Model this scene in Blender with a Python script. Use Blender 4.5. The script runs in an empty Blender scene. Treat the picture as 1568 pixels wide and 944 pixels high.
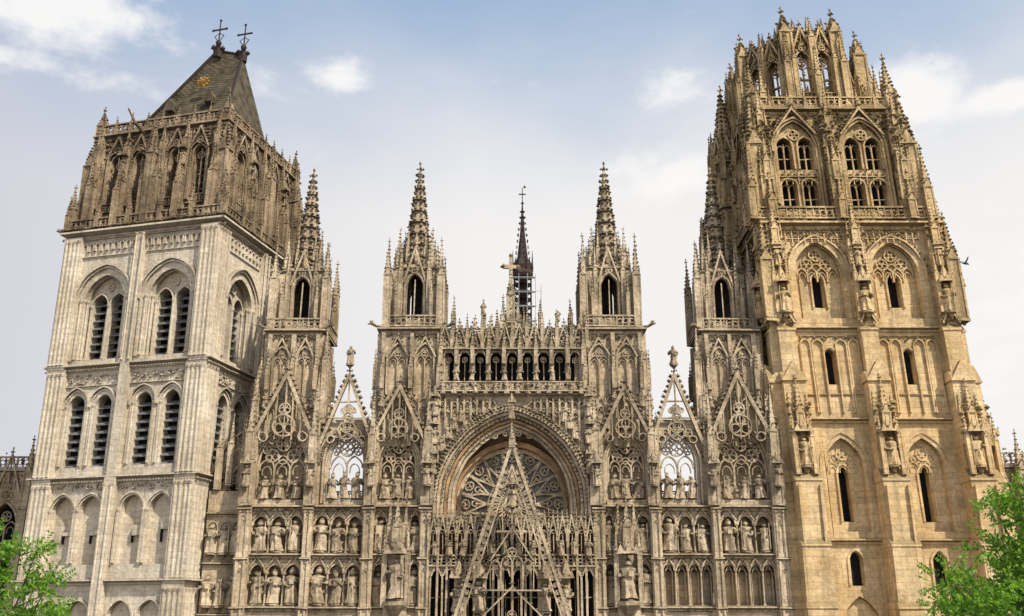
import bpy, math, random
import numpy as np
from mathutils import Vector, Matrix
random.seed(11)
rnd=random.random
def ru(a,b): return a+(b-a)*random.random()

# ------------------------------------------------------------ mesh builder
class MB:
    def __init__(s): s.v=[]; s.f=[]; s.m=[]; s.n=0
    def add(s,vs,fs,mt=0):
        o=s.n
        s.v.append(np.array(vs,dtype=float).reshape(-1,3))
        for f in fs: s.f.append(tuple(i+o for i in f))
        s.m.extend([mt]*len(fs)); s.n+=len(vs)
    def arr(s):
        if len(s.v)>1: s.v=[np.vstack(s.v)]
        return s.v[0]
    def merge(s,o,M=None):
        a=o.arr()
        if M is not None: a=a@M[:3,:3].T+M[:3,3]
        k=s.n; s.v.append(a)
        s.f.extend([tuple(i+k for i in f) for f in o.f]); s.m.extend(o.m); s.n+=len(a)
def TR(x=0,y=0,z=0,rz=0,sx=1,sy=None,sz=None):
    sy=sx if sy is None else sy; sz=sx if sz is None else sz
    c,s_=math.cos(rz),math.sin(rz)
    M=np.eye(4); M[:3,:3]=np.array([[c*sx,-s_*sy,0],[s_*sx,c*sy,0],[0,0,sz]]); M[:3,3]=(x,y,z)
    return M
def zscale(M,zp,k):
    Z=np.eye(4); Z[2,2]=k; Z[2,3]=zp*(1-k); return M@Z
def erode(a,amp,lean=0):
    """weathering: smooth position based irregularity of the masonry"""
    x,y,z=a[:,0],a[:,1],a[:,2]
    d=np.stack([np.sin(3.1*z+1.7*x+.5)+.7*np.sin(7.3*z-4.1*x+2*y),
                np.sin(2.7*x+3.9*z+1.1)+.7*np.sin(8.1*x+5.3*z),
                np.sin(3.7*x+2.1*y+.3)+.7*np.sin(6.9*x-3.3*z)],1)
    b=a+amp*.5*d
    if lean: b[:,0]-=lean*np.maximum(z-20,0)
    return b
def mkobj(mb,name,mats,parent=None,loc=(0,0,0),rz=0,smooth=False,amp=0,lean=0):
    me=bpy.data.meshes.new(name); a=mb.arr()
    if amp or lean: a=erode(a,amp,lean)
    me.from_pydata(a.tolist(),[],mb.f)
    for m in mats: me.materials.append(m)
    me.polygons.foreach_set("material_index",mb.m)
    if smooth: me.polygons.foreach_set("use_smooth",[True]*len(mb.f))
    me.update()
    ob=bpy.data.objects.new(name,me); bpy.context.collection.objects.link(ob)
    ob.location=loc; ob.rotation_euler=(0,0,rz)
    if parent: ob.parent=parent
    return ob

# ------------------------------------------------------------ primitives
def box(m,x0,x1,y0,y1,z0,z1,mt=0):
    m.add([(x0,y0,z0),(x1,y0,z0),(x1,y1,z0),(x0,y1,z0),(x0,y0,z1),(x1,y0,z1),(x1,y1,z1),(x0,y1,z1)],
          [(0,1,5,4),(1,2,6,5),(2,3,7,6),(3,0,4,7),(4,5,6,7),(3,2,1,0)],mt)
def prism(m,poly,y0,y1,mt=0):
    n=len(poly)
    m.add([(p[0],y0,p[1]) for p in poly]+[(p[0],y1,p[1]) for p in poly],
          [tuple(range(n)),tuple(range(2*n-1,n-1,-1))]+[(i,(i+1)%n,(i+1)%n+n,i+n) for i in range(n)],mt)
def prismx(m,poly,x0,x1,mt=0):
    n=len(poly)
    m.add([(x0,p[0],p[1]) for p in poly]+[(x1,p[0],p[1]) for p in poly],
          [tuple(range(n)),tuple(range(2*n-1,n-1,-1))]+[(i,(i+1)%n,(i+1)%n+n,i+n) for i in range(n)],mt)
def lathe(m,cx,cy,prof,N=8,rot=0,mt=0,sx=1,sy=1):
    vs=[];fs=[]
    for r,z in prof:
        for k in range(N):
            a=rot+2*math.pi*k/N
            vs.append((cx+r*sx*math.cos(a),cy+r*sy*math.sin(a),z))
    for j in range(len(prof)-1):
        for k in range(N):
            fs.append((j*N+k,j*N+(k+1)%N,(j+1)*N+(k+1)%N,(j+1)*N+k))
    fs.append(tuple(range((len(prof)-1)*N,len(prof)*N)))
    m.add(vs,fs,mt)
R2=math.sqrt(2)
def sqring(m,W,prof,mt=0,cx=0,cy=0):
    lathe(m,cx,cy,[((W+o)*R2,z) for o,z in prof],4,math.pi/4,mt)
def sqcornice(m,W,z,h,p,mt=0,cx=0,cy=0):
    sqring(m,W,[(-.2,z-h),(p*.25,z-h),(p*.35,z-h*.6),(p*.8,z-h*.35),(p,z-h*.3),(p,z-h*.08),(p*.6,z+h*.05),(-.25,z+h*.3)],mt,cx,cy)
def cornice(m,x0,x1,z,h,p,y=0,mt=0):
    prismx(m,[(y+.1,z-h),(y-p*.3,z-h),(y-p*.4,z-h*.6),(y-p*.85,z-h*.35),(y-p,z-h*.3),(y-p,z-h*.05),(y+.1,z+h*.25)],x0,x1,mt)
def tube(m,pts,rad,N=6,mt=0):
    vs=[];fs=[]
    P=[Vector(p) for p in pts]
    for i,p in enumerate(P):
        t=(P[min(i+1,len(P)-1)]-P[max(i-1,0)]).normalized()
        a=t.cross(Vector((0,0,1)) if abs(t.z)<.9 else Vector((1,0,0))).normalized(); b=t.cross(a)
        for k in range(N):
            g=2*math.pi*k/N
            q=p+(a*math.cos(g)+b*math.sin(g))*rad[i]; vs.append(tuple(q))
    for j in range(len(P)-1):
        for k in range(N): fs.append((j*N+k,j*N+(k+1)%N,(j+1)*N+(k+1)%N,(j+1)*N+k))
    fs.append(tuple(range(N))); fs.append(tuple(range((len(P)-1)*N,len(P)*N)))
    m.add(vs,fs,mt)
def archpts(cx,zs,a,c,n=7):
    R=a+c; t1=math.acos(c/R); r=[]
    for i in range(n+1):
        t=t1*i/n; r.append((R*math.cos(t)-c,R*math.sin(t)))
    L=[(cx-x,zs+z) for x,z in r]; Rr=[(cx+x,zs+z) for x,z in reversed(r[:-1])]
    return L+Rr
def wallopen(m,x0,x1,z0,z1,y,d,ops,mt=0,back=1,n=7,rear=False):
    ops=sorted(ops); 
    bs=[x0]+[(ops[i][0]+ops[i][1]+ops[i+1][0]-ops[i+1][1])/2 for i in range(len(ops)-1)]+[x1]
    for yy in ([y,y+d] if rear else [y]):
        for i,(cx,a,zb,zs,c) in enumerate(ops):
            xa,xb=bs[i],bs[i+1]
            q=lambda X0,X1,Z0,Z1: m.add([(X0,yy,Z0),(X1,yy,Z0),(X1,yy,Z1),(X0,yy,Z1)],[(0,1,2,3)],mt)
            if cx-a>xa: q(xa,cx-a,z0,z1)
            if cx+a<xb: q(cx+a,xb,z0,z1)
            if zb>z0: q(cx-a,cx+a,z0,zb)
            ap=archpts(cx,zs,a,c,n)
            vs=[(p[0],yy,p[1]) for p in ap]+[(p[0],yy,z1) for p in ap]; k=len(ap)
            m.add(vs,[(j,j+1,j+1+k,j+k) for j in range(k-1)],mt)
    for (cx,a,zb,zs,c) in ops:
        path=[(cx-a,zb)]+archpts(cx,zs,a,c,n)+[(cx+a,zb)]; k=len(path)
        m.add([(p[0],y,p[1]) for p in path]+[(p[0],y+d,p[1]) for p in path],[(j,(j+1)%k,(j+1)%k+k,j+k) for j in range(k)],mt)
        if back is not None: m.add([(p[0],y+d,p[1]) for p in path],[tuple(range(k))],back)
def ribbon(m,pts,w,y0,y1,mt=0,closed=False):
    P=np.array(pts,float); n=len(P)
    if closed: t=np.roll(P,-1,0)-np.roll(P,1,0)
    else:
        t=np.empty_like(P); t[1:-1]=P[2:]-P[:-2]; t[0]=P[1]-P[0]; t[-1]=P[-1]-P[-2]
    t/=np.maximum(np.linalg.norm(t,axis=1),1e-9)[:,None]
    nn=np.stack([-t[:,1],t[:,0]],1)*w/2
    A=P-nn;B=P+nn; vs=[]
    for i in range(n): vs+=[(A[i,0],y0,A[i,1]),(B[i,0],y0,B[i,1]),(B[i,0],y1,B[i,1]),(A[i,0],y1,A[i,1])]
    fs=[]
    for i in range(n if closed else n-1):
        j=(i+1)%n
        for k in range(4): fs.append((4*i+k,4*i+(k+1)%4,4*j+(k+1)%4,4*j+k))
    if not closed: fs+=[(0,1,2,3),(4*n-4,4*n-3,4*n-2,4*n-1)]
    m.add(vs,fs,mt)
def archband(m,cx,zb,zs,a,c,w,y0,y1,mt=0,n=7):
    ap=archpts(cx,zs,a,c,n)
    if zb<zs-.01: ap=[(cx-a,zb)]+ap+[(cx+a,zb)]
    ribbon(m,ap,w,y0,y1,mt)
def ring(m,cx,cz,r,w,y0,y1,mt=0,n=14):
    ribbon(m,[(cx+r*math.cos(2*math.pi*i/n),cz+r*math.sin(2*math.pi*i/n)) for i in range(n)],w,y0,y1,mt,True)
def foil(m,cx,cz,r,nf,w,y0,y1,mt=0,rot=math.pi/2):
    ring(m,cx,cz,r,w,y0,y1,mt)
    rs=r*math.sin(math.pi/nf)/(1+math.sin(math.pi/nf))
    for i in range(nf):
        a=rot+2*math.pi*i/nf
        ring(m,cx+(r-rs)*math.cos(a),cz+(r-rs)*math.sin(a),rs*.92,w*.8,y0+.03,y1-.01,mt,8)
def crocket(m,x,y,z,s,mt=0):
    j=lambda: ru(.75,1.25)*s
    m.add([(x-j(),y,z),(x+j(),y,z),(x,y-j(),z),(x,y+j(),z),(x,y,z-j()),(x,y,z+j()*1.15)],
          [(0,2,5),(2,1,5),(1,3,5),(3,0,5),(2,0,4),(1,2,4),(3,1,4),(0,3,4)],mt)
def finial(m,x,y,z,s,mt=0):
    lathe(m,x,y,[(s*.28,z-s*.2),(s*.16,z+s*.5),(s*.3,z+s*.7),(s*.14,z+s*.95),(s*.12,z+1.4*s),(s*.22,z+1.65*s),(0.01,z+2.1*s)],5,0,mt)
    for dx,dy in ((1,0),(-1,0),(0,1),(0,-1)): crocket(m,x+dx*s*.42,y+dy*s*.42,z+s*.75,s*.22,mt)
def pinnacle(m,x,y,z,w,hs,hp,nc=5,mt=0,N=4):
    h=w/2; rt=math.pi/4 if N==4 else 0; k=R2 if N==4 else 1
    hp=hp*ru(.88,1.12)
    lathe(m,x,y,[(h*1.25*k,z),(h*1.25*k,z+w*.25),(h*k,z+w*.4),(h*k,z+hs-.02),(h*1.25*k,z+hs),(h*1.25*k,z+hs+w*.12),(h*.85*k,z+hs+w*.25)],N,rt,mt)
    for sx in(-1,1):
        for sy in(-1,1):
            box(m,x+sx*h*.98-w*.1,x+sx*h*.98+w*.1,y+sy*h*.98-w*.1,y+sy*h*.98+w*.1,z+w*.42,z+hs-.03,mt)
    g=w*.75
    for (dx,dy) in((0,-1),(0,1),(1,0),(-1,0)):
        cx,cy=x+dx*h*1.1,y+dy*h*1.1
        if dx==0: m.add([(cx-h*1.1,cy,z+hs),(cx+h*1.1,cy,z+hs),(cx,cy,z+hs+g*1.5),(cx,y,z+hs+g*1.5)],[(0,1,2),(0,2,3),(1,3,2)],mt)
        else: m.add([(cx,cy-h*1.1,z+hs),(cx,cy+h*1.1,z+hs),(cx,cy,z+hs+g*1.5),(x,cy,z+hs+g*1.5)],[(0,1,2),(0,2,3),(1,3,2)],mt)
        crocket(m,cx,cy,z+hs+g*1.6,w*.16,mt)
    z1=z+hs+w*.2
    lathe(m,x,y,[(h*.8*k,z1),(h*.1*k,z1+hp)],N,rt,mt)
    for i in range(1,nc+1):
        t=(i-.3)/(nc+.4); r=h*(.8*(1-t)+.1*t)*1.08
        for sx in(-1,1):
            for sy in(-1,1): crocket(m,x+sx*r*1.08,y+sy*r*1.08,z1+hp*t,max(.055,w*.17*(1.15-.5*t)),mt)
    finial(m,x,y,z1+hp,w*.5,mt)
def rake(m,x0,z0,x1,z1,y,w,d,nc,mt=0,cs=.14,side=1):
    ribbon(m,[(x0,z0),(x1,z1)],w,y,y+d,mt)
    L=math.hypot(x1-x0,z1-z0); nx,nz=-(z1-z0)/L,(x1-x0)/L
    if nz<0: nx,nz=-nx,-nz
    for i in range(nc):
        t=(i+.6)/nc; crocket(m,x0+(x1-x0)*t+nx*(w*.5+cs*.6),y+d*.5,z0+(z1-z0)*t+nz*(w*.5+cs*.6),cs,mt)
def gable(m,cx,zb,zt,hw,y,d=.3,w=.22,nc=8,mt=0,fin=.5,inner=True,cs=.14):
    rake(m,cx-hw,zb,cx,zt,y,w,d,nc,mt,cs); rake(m,cx+hw,zb,cx,zt,y+.002,w,d,nc,mt,cs)
    if inner:
        H=zt-zb; r=hw*.34*min(1,H/(2*hw)+.25)
        foil(m,cx,zb+r*1.5,r,3,w*.5,y+.05,y+d-.05,mt)
        r2=r*.5; foil(m,cx,zb+r*2.5+r2*1.1,r2,3,w*.4,y+.05,y+d-.05,mt)
        r3=r*.42
        for s in(-1,1): ring(m,cx+s*(hw*.6),zb+r3*1.2,r3,w*.4,y+.06,y+d-.06,mt,8)
        box(m,cx-w*.2,cx+w*.2,y+.07,y+d-.07,zb+r*2.5+r2*2,zt,mt)
    if fin: finial(m,cx,y+d/2,zt,fin,mt)
def colonnette(m,x,y,z0,z1,r,mt=0,N=6):
    lathe(m,x,y,[(r*1.7,z0),(r*1.7,z0+r*1.5),(r,z0+r*2.4),(r,z1-r*3),(r*1.2,z1-r*2.6),(r*1.8,z1-r*.6),(r*1.8,z1)],N,0,mt)
def balustrade(m,x0,x1,z0,z1,y,d=.16,step=.5,mt=0,ringed=True):
    h=z1-z0
    box(m,x0,x1,y-.04,y+d+.04,z0,z0+h*.13,mt); box(m,x0,x1,y-.05,y+d+.05,z1-h*.13,z1,mt)
    n=max(1,round((x1-x0)/step)); s=(x1-x0)/n
    for i in range(n+1):
        x=x0+s*i; 
        if 0<i<n: box(m,x-.045,x+.045,y,y+d,z0+h*.12,z1-h*.12,mt)
    for i in range(n):
        x=x0+s*(i+.5); r=min(s,h*.74)*.46
        if ringed: ring(m,x,(z0+z1)/2,r*.95,.07,y+.02,y+d-.02,mt,8); 
        else: archband(m,x,z0+h*.2,z1-h*.5,s*.42,s*.2,.06,y+.02,y+d-.02,mt,3)
def encrust(m,x0,x1,z0,z1,y,n,s=.1,mt=0):
    for _ in range(n):
        crocket(m,ru(x0,x1),y-s*ru(0,.6),ru(z0,z1),s*ru(.5,1.3),mt)
def panelling(m,x0,x1,z0,z1,y,n,d=.14,mt=0,heads=True,w=.07):
    """blind flamboyant panelling: mullions, cusped heads, little gablets"""
    st=(x1-x0)/n; h=z1-z0
    for i in range(n+1):
        x=x0+st*i; box(m,x-w/2,x+w/2,y-d,y+.02,z0,z1,mt); 
        crocket(m,x,y-d,z1+.02,w*1.2,mt)
    for i in range(n):
        x=x0+st*(i+.5)
        archband(m,x,z1-st*1.0,z1-st*.95,st*.45,st*.3,w*.8,y-d*.8,y+.01,mt,3)
        if heads: 
            ring(m,x,z1-st*1.35,st*.22,w*.6,y-d*.7,y+.01,mt,6)
            if h>st*3.5: archband(m,x,z0,z1-st*2.1,st*.34,st*.2,w*.6,y-d*.6,y+.01,mt,3)
def tracery(m,cx,a,zb,zs,c,nl,y,d=.18,w=.09,mt=0):
    """mullions + sub arches + foils filling a pointed opening"""
    lw=2*a/nl
    zs2=zs-lw*.35
    for i in range(1,nl): box(m,cx-a+lw*i-w/2,cx-a+lw*i+w/2,y,y+d,zb,zs2,mt)
    for i in range(nl):
        xx=cx-a+lw*(i+.5); archband(m,xx,zs2,zs2,lw*.5,lw*.3,w*.8,y+.01,y+d-.01,mt,4)
        archband(m,xx,zs2-lw*.3,zs2-lw*.1,lw*.3,lw*.1,w*.5,y+.03,y+d-.03,mt,3)
    H=math.sqrt((a+c)**2-c**2)
    if nl==2: foil(m,cx,zs+H*.5,a*.42,4,w*.8,y+.02,y+d-.02,mt,math.pi/4)
    elif nl>=3:
        r=a*.3
        foil(m,cx,zs+H*.62,a*.3,4,w*.8,y+.02,y+d-.02,mt,0)
        for s in(-1,1): foil(m,cx+s*a*.48,zs+H*.27,r*.95,3,w*.8,y+.02,y+d-.02,mt)
        ring(m,cx,zs+H*.16,a*.2,w*.7,y+.03,y+d-.03,mt,8)
def louvres(m,cx,a,z0,z1,y,step=.55,mt=4):
    z=z0
    while z<z1:
        prismx(m,[(y,z),(y+.35,z+.3),(y+.35,z+.36),(y,z+.07)],cx-a,cx+a,mt); z+=step
# ---------------- statues
def statue_tpl(seed):
    r_=random.Random(seed); m=MB(); N=14
    pf=[(0,.150,.13),(.02,.185,.16),(.12,.165,.14),(.3,.145,.12),(.45,.15,.125),(.55,.135,.115),(.62,.125,.11),(.7,.15,.12),(.77,.175,.125),(.81,.165,.115),(.835,.1,.085),(.85,.05,.055),(.865,.052,.06),(.885,.068,.078),(.92,.076,.086),(.955,.07,.08),(.985,.045,.055),(1.0,.012,.015)]
    if r_.random()<.4: pf=pf[:-3]+[(.955,.08,.085),(1.0,.075,.08),(1.05,.045,.03),(1.09,.01,.01)]
    ph=r_.uniform(0,6); nf=r_.choice([5,6,7]); sway=r_.uniform(-.03,.03)
    vs=[];fs=[]
    for z,rx,ry in pf:
        amp=.24*max(0,1-z/.7)+(.05 if z<.8 else 0)
        ox=sway*math.sin(z*math.pi)*1.5; oy=-.02*math.sin(z*3)
        for k in range(N):
            a=2*math.pi*k/N; q=1+amp*math.cos(nf*a+ph+z*2)
            vs.append((ox+rx*q*math.cos(a),oy+ry*q*math.sin(a),z))
    for j in range(len(pf)-1):
        for k in range(N): fs.append((j*N+k,j*N+(k+1)%N,(j+1)*N+(k+1)%N,(j+1)*N+k))
    fs.append(tuple(range((len(pf)-1)*N,len(pf)*N)))
    m.add(vs,fs)
    for s in(-1,1):
        hz=r_.uniform(.52,.72); hx=s*r_.uniform(.02,.12)
        tube(m,[(s*.135,0,.79),(s*.2,.0,.66),(s*.19,-.03,.58),(hx+s*.05,-.14,hz-.02),(hx,-.17,hz)],[.055,.06,.055,.042,.03],6)
    if r_.random()<.6: box(m,-.07,.05,-.21,-.15,.58,.72)
    else: tube(m,[(.17,-.16,.05),(.15,-.17,.98)],[.014,.014],5); 
    return m
STAT=[statue_tpl(i) for i in range(9)]
def statue(m,x,y,z,h,ped=True,canopy=True,mt=0,rz=0):
    if ped: lathe(m,x,y,[(h*.05,z-h*.22),(h*.1,z-h*.12),(h*.19,z-h*.05),(h*.2,z)],8,.4,mt)
    k=ru(1.0,1.25); h2=h*ru(.93,1.05)
    m.merge(random.choice(STAT),TR(x,y,z,rz+ru(-.35,.35),h*random.choice((-1,1))*k,h*k,h2))
    if canopy:
        w=h*.46; zc=z+h*1.12
        lathe(m,x,y,[(w*.5,zc),(w*.62,zc),(w*.62,zc+w*.12),(w*.42,zc+w*.3),(w*.36,zc+w*.5),(w*.12,zc+w*1.25),(.02,zc+w*1.5)],6,0,mt)
        for a in(-1,0,1): 
            gx=x+a*w*.45; m.add([(gx-w*.24,y-w*.5,zc),(gx+w*.24,y-w*.5,zc),(gx,y-w*.55,zc+w*.55),(gx,y,zc+w*.4)],[(0,1,2),(0,2,3),(1,3,2)],mt)
            crocket(m,gx,y-w*.52,zc+w*.6,w*.08,mt)
def gargoyle(m,x,y,z,dx,dy,L,mt=0):
    tube(m,[(x,y,z),(x+dx*L*.5,y+dy*L*.5,z+.05),(x+dx*L*.8,y+dy*L*.8,z+.22),(x+dx*L,y+dy*L,z+.14)],[.16,.1,.13,.05],6,mt)
    for s in(-1,1): crocket(m,x+dx*L*.78+s*dy*.1,y+dy*L*.78+s*dx*.1,z+.34,.09,mt)
def buttress(m,x,steps,y=0,mt=0,side=0):
    zp=None
    for i,(z0,z1,p,hw) in enumerate(steps):
        nxt=steps[i+1][2] if i+1<len(steps) else 0
        if zp is not None: z0=zp-.02
        box(m,x-hw,x+hw,y-p,y+.1,z0,z1,mt); zp=z1
        dp=max(0,p-nxt)
        prismx(m,[(y-p-.08,z1-.12),(y-p-.08,z1),(y-nxt+.02,z1+dp*1.3+.12),(y+.1,z1+dp*1.3+.12),(y+.1,z1-.12)],x-hw-.06,x+hw+.06,mt)

# ------------------------------------------------------------ materials
def stone(name,base,warm,soot,sootamt=.5,block=True,bumpd=.5,streak=.5,bc=.8,vr=.6):
    M=bpy.data.materials.new(name); M.use_nodes=True; nt=M.node_tree; N=nt.nodes; L=nt.links
    bs=N["Principled BSDF"]; bs.inputs["Roughness"].default_value=.92
    try: bs.inputs["Specular IOR Level"].default_value=.15
    except: pass
    tc=N.new("ShaderNodeTexCoord"); sp=N.new("ShaderNodeSeparateXYZ"); L.new(tc.outputs["Object"],sp.inputs[0])
    ad=N.new("ShaderNodeMath"); ad.operation='ADD'; L.new(sp.outputs[0],ad.inputs[0]); L.new(sp.outputs[1],ad.inputs[1])
    cb=N.new("ShaderNodeCombineXYZ"); L.new(ad.outputs[0],cb.inputs[0]); L.new(sp.outputs[2],cb.inputs[1])
    def noise(sc,det=5,vec=None,ro=.6):
        n=N.new("ShaderNodeTexNoise"); n.inputs["Scale"].default_value=sc; n.inputs["Detail"].default_value=det; n.inputs["Roughness"].default_value=ro
        L.new(vec or tc.outputs["Object"],n.inputs["Vector"]); return n
    def ramp(src,a,b,ca=(0,0,0,1),cc=(1,1,1,1)):
        r=N.new("ShaderNodeValToRGB"); r.color_ramp.elements[0].position=a; r.color_ramp.elements[1].position=b
        r.color_ramp.elements[0].color=ca; r.color_ramp.elements[1].color=cc; L.new(src,r.inputs[0]); return r
    def mix(f,a,b,t='MIX'):
        x=N.new("ShaderNodeMixRGB"); x.blend_type=t
        for s,v in ((0,f),(1,a),(2,b)):
            if isinstance(v,(int,float,tuple)): x.inputs[s].default_value=v
            else: L.new(v,x.inputs[s])
        return x.outputs[0]
    n1=noise(.35,4); col=mix(ramp(n1.outputs[0],.38,.62).outputs[0],base+(1,),warm+(1,))
    br=None
    if block:
        br=N.new("ShaderNodeTexBrick"); L.new(cb.outputs[0],br.inputs["Vector"])
        br.inputs["Scale"].default_value=1; br.inputs["Brick Width"].default_value=.95; br.inputs["Row Height"].default_value=.42
        br.inputs["Mortar Size"].default_value=.014; br.inputs["Mortar Smooth"].default_value=.3; br.inputs["Bias"].default_value=0
        br.inputs["Color1"].default_value=(.80,.80,.80,1); br.inputs["Color2"].default_value=(1.1,1.08,1.05,1); br.inputs["Mortar"].default_value=(.66,.62,.56,1)
        col=mix(bc,col,br.outputs[0],'MULTIPLY')
    mp=N.new("ShaderNodeMapping"); mp.inputs["Scale"].default_value=(1.4,1.4,.1); L.new(tc.outputs["Object"],mp.inputs[0])
    n2=noise(1.0,4,mp.outputs[0],.6); n3=noise(.6,6,None,.66)
    st=ramp(n2.outputs[0],.48,.68); so=ramp(n3.outputs[0],.60-.22*sootamt,.74-.14*sootamt)
    f1=N.new("ShaderNodeMath"); f1.operation='MULTIPLY'; L.new(st.outputs[0],f1.inputs[0]); f1.inputs[1].default_value=streak
    col=mix(f1.outputs[0],col,soot+(1,))
    f2=N.new("ShaderNodeMath"); f2.operation='MULTIPLY'; L.new(so.outputs[0],f2.inputs[0]); f2.inputs[1].default_value=.8*sootamt+.12
    col=mix(f2.outputs[0],col,soot+(1,))
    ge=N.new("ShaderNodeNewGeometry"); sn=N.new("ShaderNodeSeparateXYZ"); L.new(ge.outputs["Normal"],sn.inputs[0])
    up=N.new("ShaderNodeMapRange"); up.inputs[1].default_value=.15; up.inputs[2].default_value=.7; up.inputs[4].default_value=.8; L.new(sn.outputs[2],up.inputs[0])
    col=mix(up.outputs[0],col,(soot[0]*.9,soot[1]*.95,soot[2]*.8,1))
    # darker tone mixed in on downward-facing surfaces
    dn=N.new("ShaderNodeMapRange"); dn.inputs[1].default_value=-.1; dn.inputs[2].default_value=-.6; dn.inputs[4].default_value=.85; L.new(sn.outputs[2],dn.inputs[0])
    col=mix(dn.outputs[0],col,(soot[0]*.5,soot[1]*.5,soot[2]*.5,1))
    n4=noise(4.5,4); col=mix(vr,col,ramp(n4.outputs[0],.32,.66,(.5,.48,.46,1),(1.2,1.2,1.2,1)).outputs[0],'MULTIPLY')
    L.new(col,bs.inputs["Base Color"])
    bp=N.new("ShaderNodeBump"); bp.inputs["Strength"].default_value=bumpd; bp.inputs["Distance"].default_value=.08
    if br:
        sb=N.new("ShaderNodeMath"); sb.operation='SUBTRACT'; L.new(n4.outputs[0],sb.inputs[0]); L.new(br.outputs["Fac"],sb.inputs[1]); L.new(sb.outputs[0],bp.inputs["Height"])
    else: L.new(n4.outputs[0],bp.inputs["Height"])
    L.new(bp.outputs[0],bs.inputs["Normal"])
    return M
def plain(name,c,rough=.8,metal=0,var=.35,scale=3,spec=.3):
    M=bpy.data.materials.new(name); M.use_nodes=True; nt=M.node_tree; N=nt.nodes; L=nt.links; bs=N["Principled BSDF"]
    bs.inputs["Roughness"].default_value=rough; bs.inputs["Metallic"].default_value=metal
    try: bs.inputs["Specular IOR Level"].default_value=spec
    except: pass
    tc=N.new("ShaderNodeTexCoord"); n=N.new("ShaderNodeTexNoise"); n.inputs["Scale"].default_value=scale; n.inputs["Detail"].default_value=5
    L.new(tc.outputs["Object"],n.inputs["Vector"])
    r=N.new("ShaderNodeValToRGB"); r.color_ramp.elements[0].position=.3; r.color_ramp.elements[1].position=.7
    r.color_ramp.elements[0].color=tuple(x*(1-var) for x in c)+(1,); r.color_ramp.elements[1].color=tuple(min(1,x*(1+var)) for x in c)+(1,)
    L.new(n.outputs[0],r.inputs[0]); L.new(r.outputs[0],bs.inputs["Base Color"]); return M

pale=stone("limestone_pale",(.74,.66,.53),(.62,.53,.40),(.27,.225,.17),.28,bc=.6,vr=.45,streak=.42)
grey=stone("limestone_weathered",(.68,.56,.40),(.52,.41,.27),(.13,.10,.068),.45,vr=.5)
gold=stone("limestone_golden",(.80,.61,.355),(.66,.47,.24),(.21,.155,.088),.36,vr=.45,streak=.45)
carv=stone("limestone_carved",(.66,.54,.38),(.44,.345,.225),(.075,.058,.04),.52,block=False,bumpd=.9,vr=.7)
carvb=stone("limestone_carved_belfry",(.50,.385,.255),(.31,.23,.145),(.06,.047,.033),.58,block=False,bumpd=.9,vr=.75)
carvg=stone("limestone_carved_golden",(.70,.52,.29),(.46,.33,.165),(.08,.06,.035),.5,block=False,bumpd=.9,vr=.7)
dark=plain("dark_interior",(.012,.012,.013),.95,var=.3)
glass=plain("leaded_glass",(.26,.245,.21),.45,var=.45,scale=6,spec=.4)
louv=plain("slate_louvre",(.15,.15,.15),.7,var=.3)
slate=plain("slate_roof",(.105,.088,.06),.7,var=.55,scale=1.6,spec=.1)
iron=plain("wrought_iron",(.045,.03,.024),.6,metal=.3)
gilt=plain("gilding",(.6,.38,.1),.4,metal=.7)
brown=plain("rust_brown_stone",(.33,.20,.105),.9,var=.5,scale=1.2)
def mats(a,b): return [a,dark,b,glass,louv,slate,iron,brown,gilt]

cath=bpy.data.objects.new("gothic_cathedral",None); bpy.context.collection.objects.link(cath)

# ============================================================ WEST FRONT (front plane at Y=70)
F=MB(); S=MB()
wallopen(F,-5.8,5.8,0,12.6,.6,2.5,[(0,3.2,0,6.5,2.2)],0)
for s in(-1,1):
    x0,x1=sorted((s*5.8,s*18.5))
    wallopen(F,x0,x1,0,13.3,0,2.0,[(s*12,2.2,0,5.5,1.6)],0)
    for k in range(4): archband(F,s*12,0,5.5,2.3+.28*k,1.6,.2,-.05-.08*k,.4,0)
for k in range(5): archband(F,0,0,6.5,3.3+.3*k,2.2,.22,.4-.15*k,.9,0)
for s in(-1,1):
    for xx,w in((18.35,.42),(14.0,.3),(9.85,.38),(5.95,.4)):
        box(F,s*xx-w,s*xx+w,-.55,.3,0,20.1,0)
        for dx in(-.6,.6): box(F,s*xx+dx*w-.06,s*xx+dx*w+.06,-.66,-.5,12,20,0)
        for z in(13.6,16.8,20.15): cornice(F,s*xx-w-.06,s*xx+w+.06,z,.3,.2,-.55)
        for z in(14.0,17.2): panelling(S,s*xx-w*.5,s*xx+w*.5,z,z+2.6,-.56,1,.1,0,True,.06)
def bay(x0,x1,z0,z1,n,stat=True,y=0.0):
    box(F,x0,x1,y+.75,y+.94,z0-.3,z1+.3,0)
    cornice(F,x0,x1,z0-.05,.32,.32,y,0); encrust(S,x0,x1,z0-.3,z0-.12,y-.12,int((x1-x0)*9),.07)
    st=(x1-x0)/n
    for i in range(n+1): 
        x=x0+st*i
        colonnette(F,x,y+.12,z0,z1-st*.5,.07)
    for i in range(n):
        x=x0+st*(i+.5)
        wallopen(F,x-st/2,x+st/2,z1-st*.62,z1+.25,y+.05,.7,[(x,st*.4,z1-st*.62,z1-st*.6,st*.12)],0,None,4)
        gable(S,x,z1-st*.25,z1+st*.34,st*.42,y-.1,.2,.09,4,0,.16,False,.07)
        if stat: statue(S,x,y+.1,z0+.12,(z1-z0)*.8*ru(.92,1.04),True,False)
        else:
            archband(F,x,z0,z1-st*.9,st*.3,st*.25,.07,y+.3,y+.76,0); gable(S,x,z1-st*.9,z1-st*.1,st*.36,y+.2,.2,.07,3,0,.14,False,.06)
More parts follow.
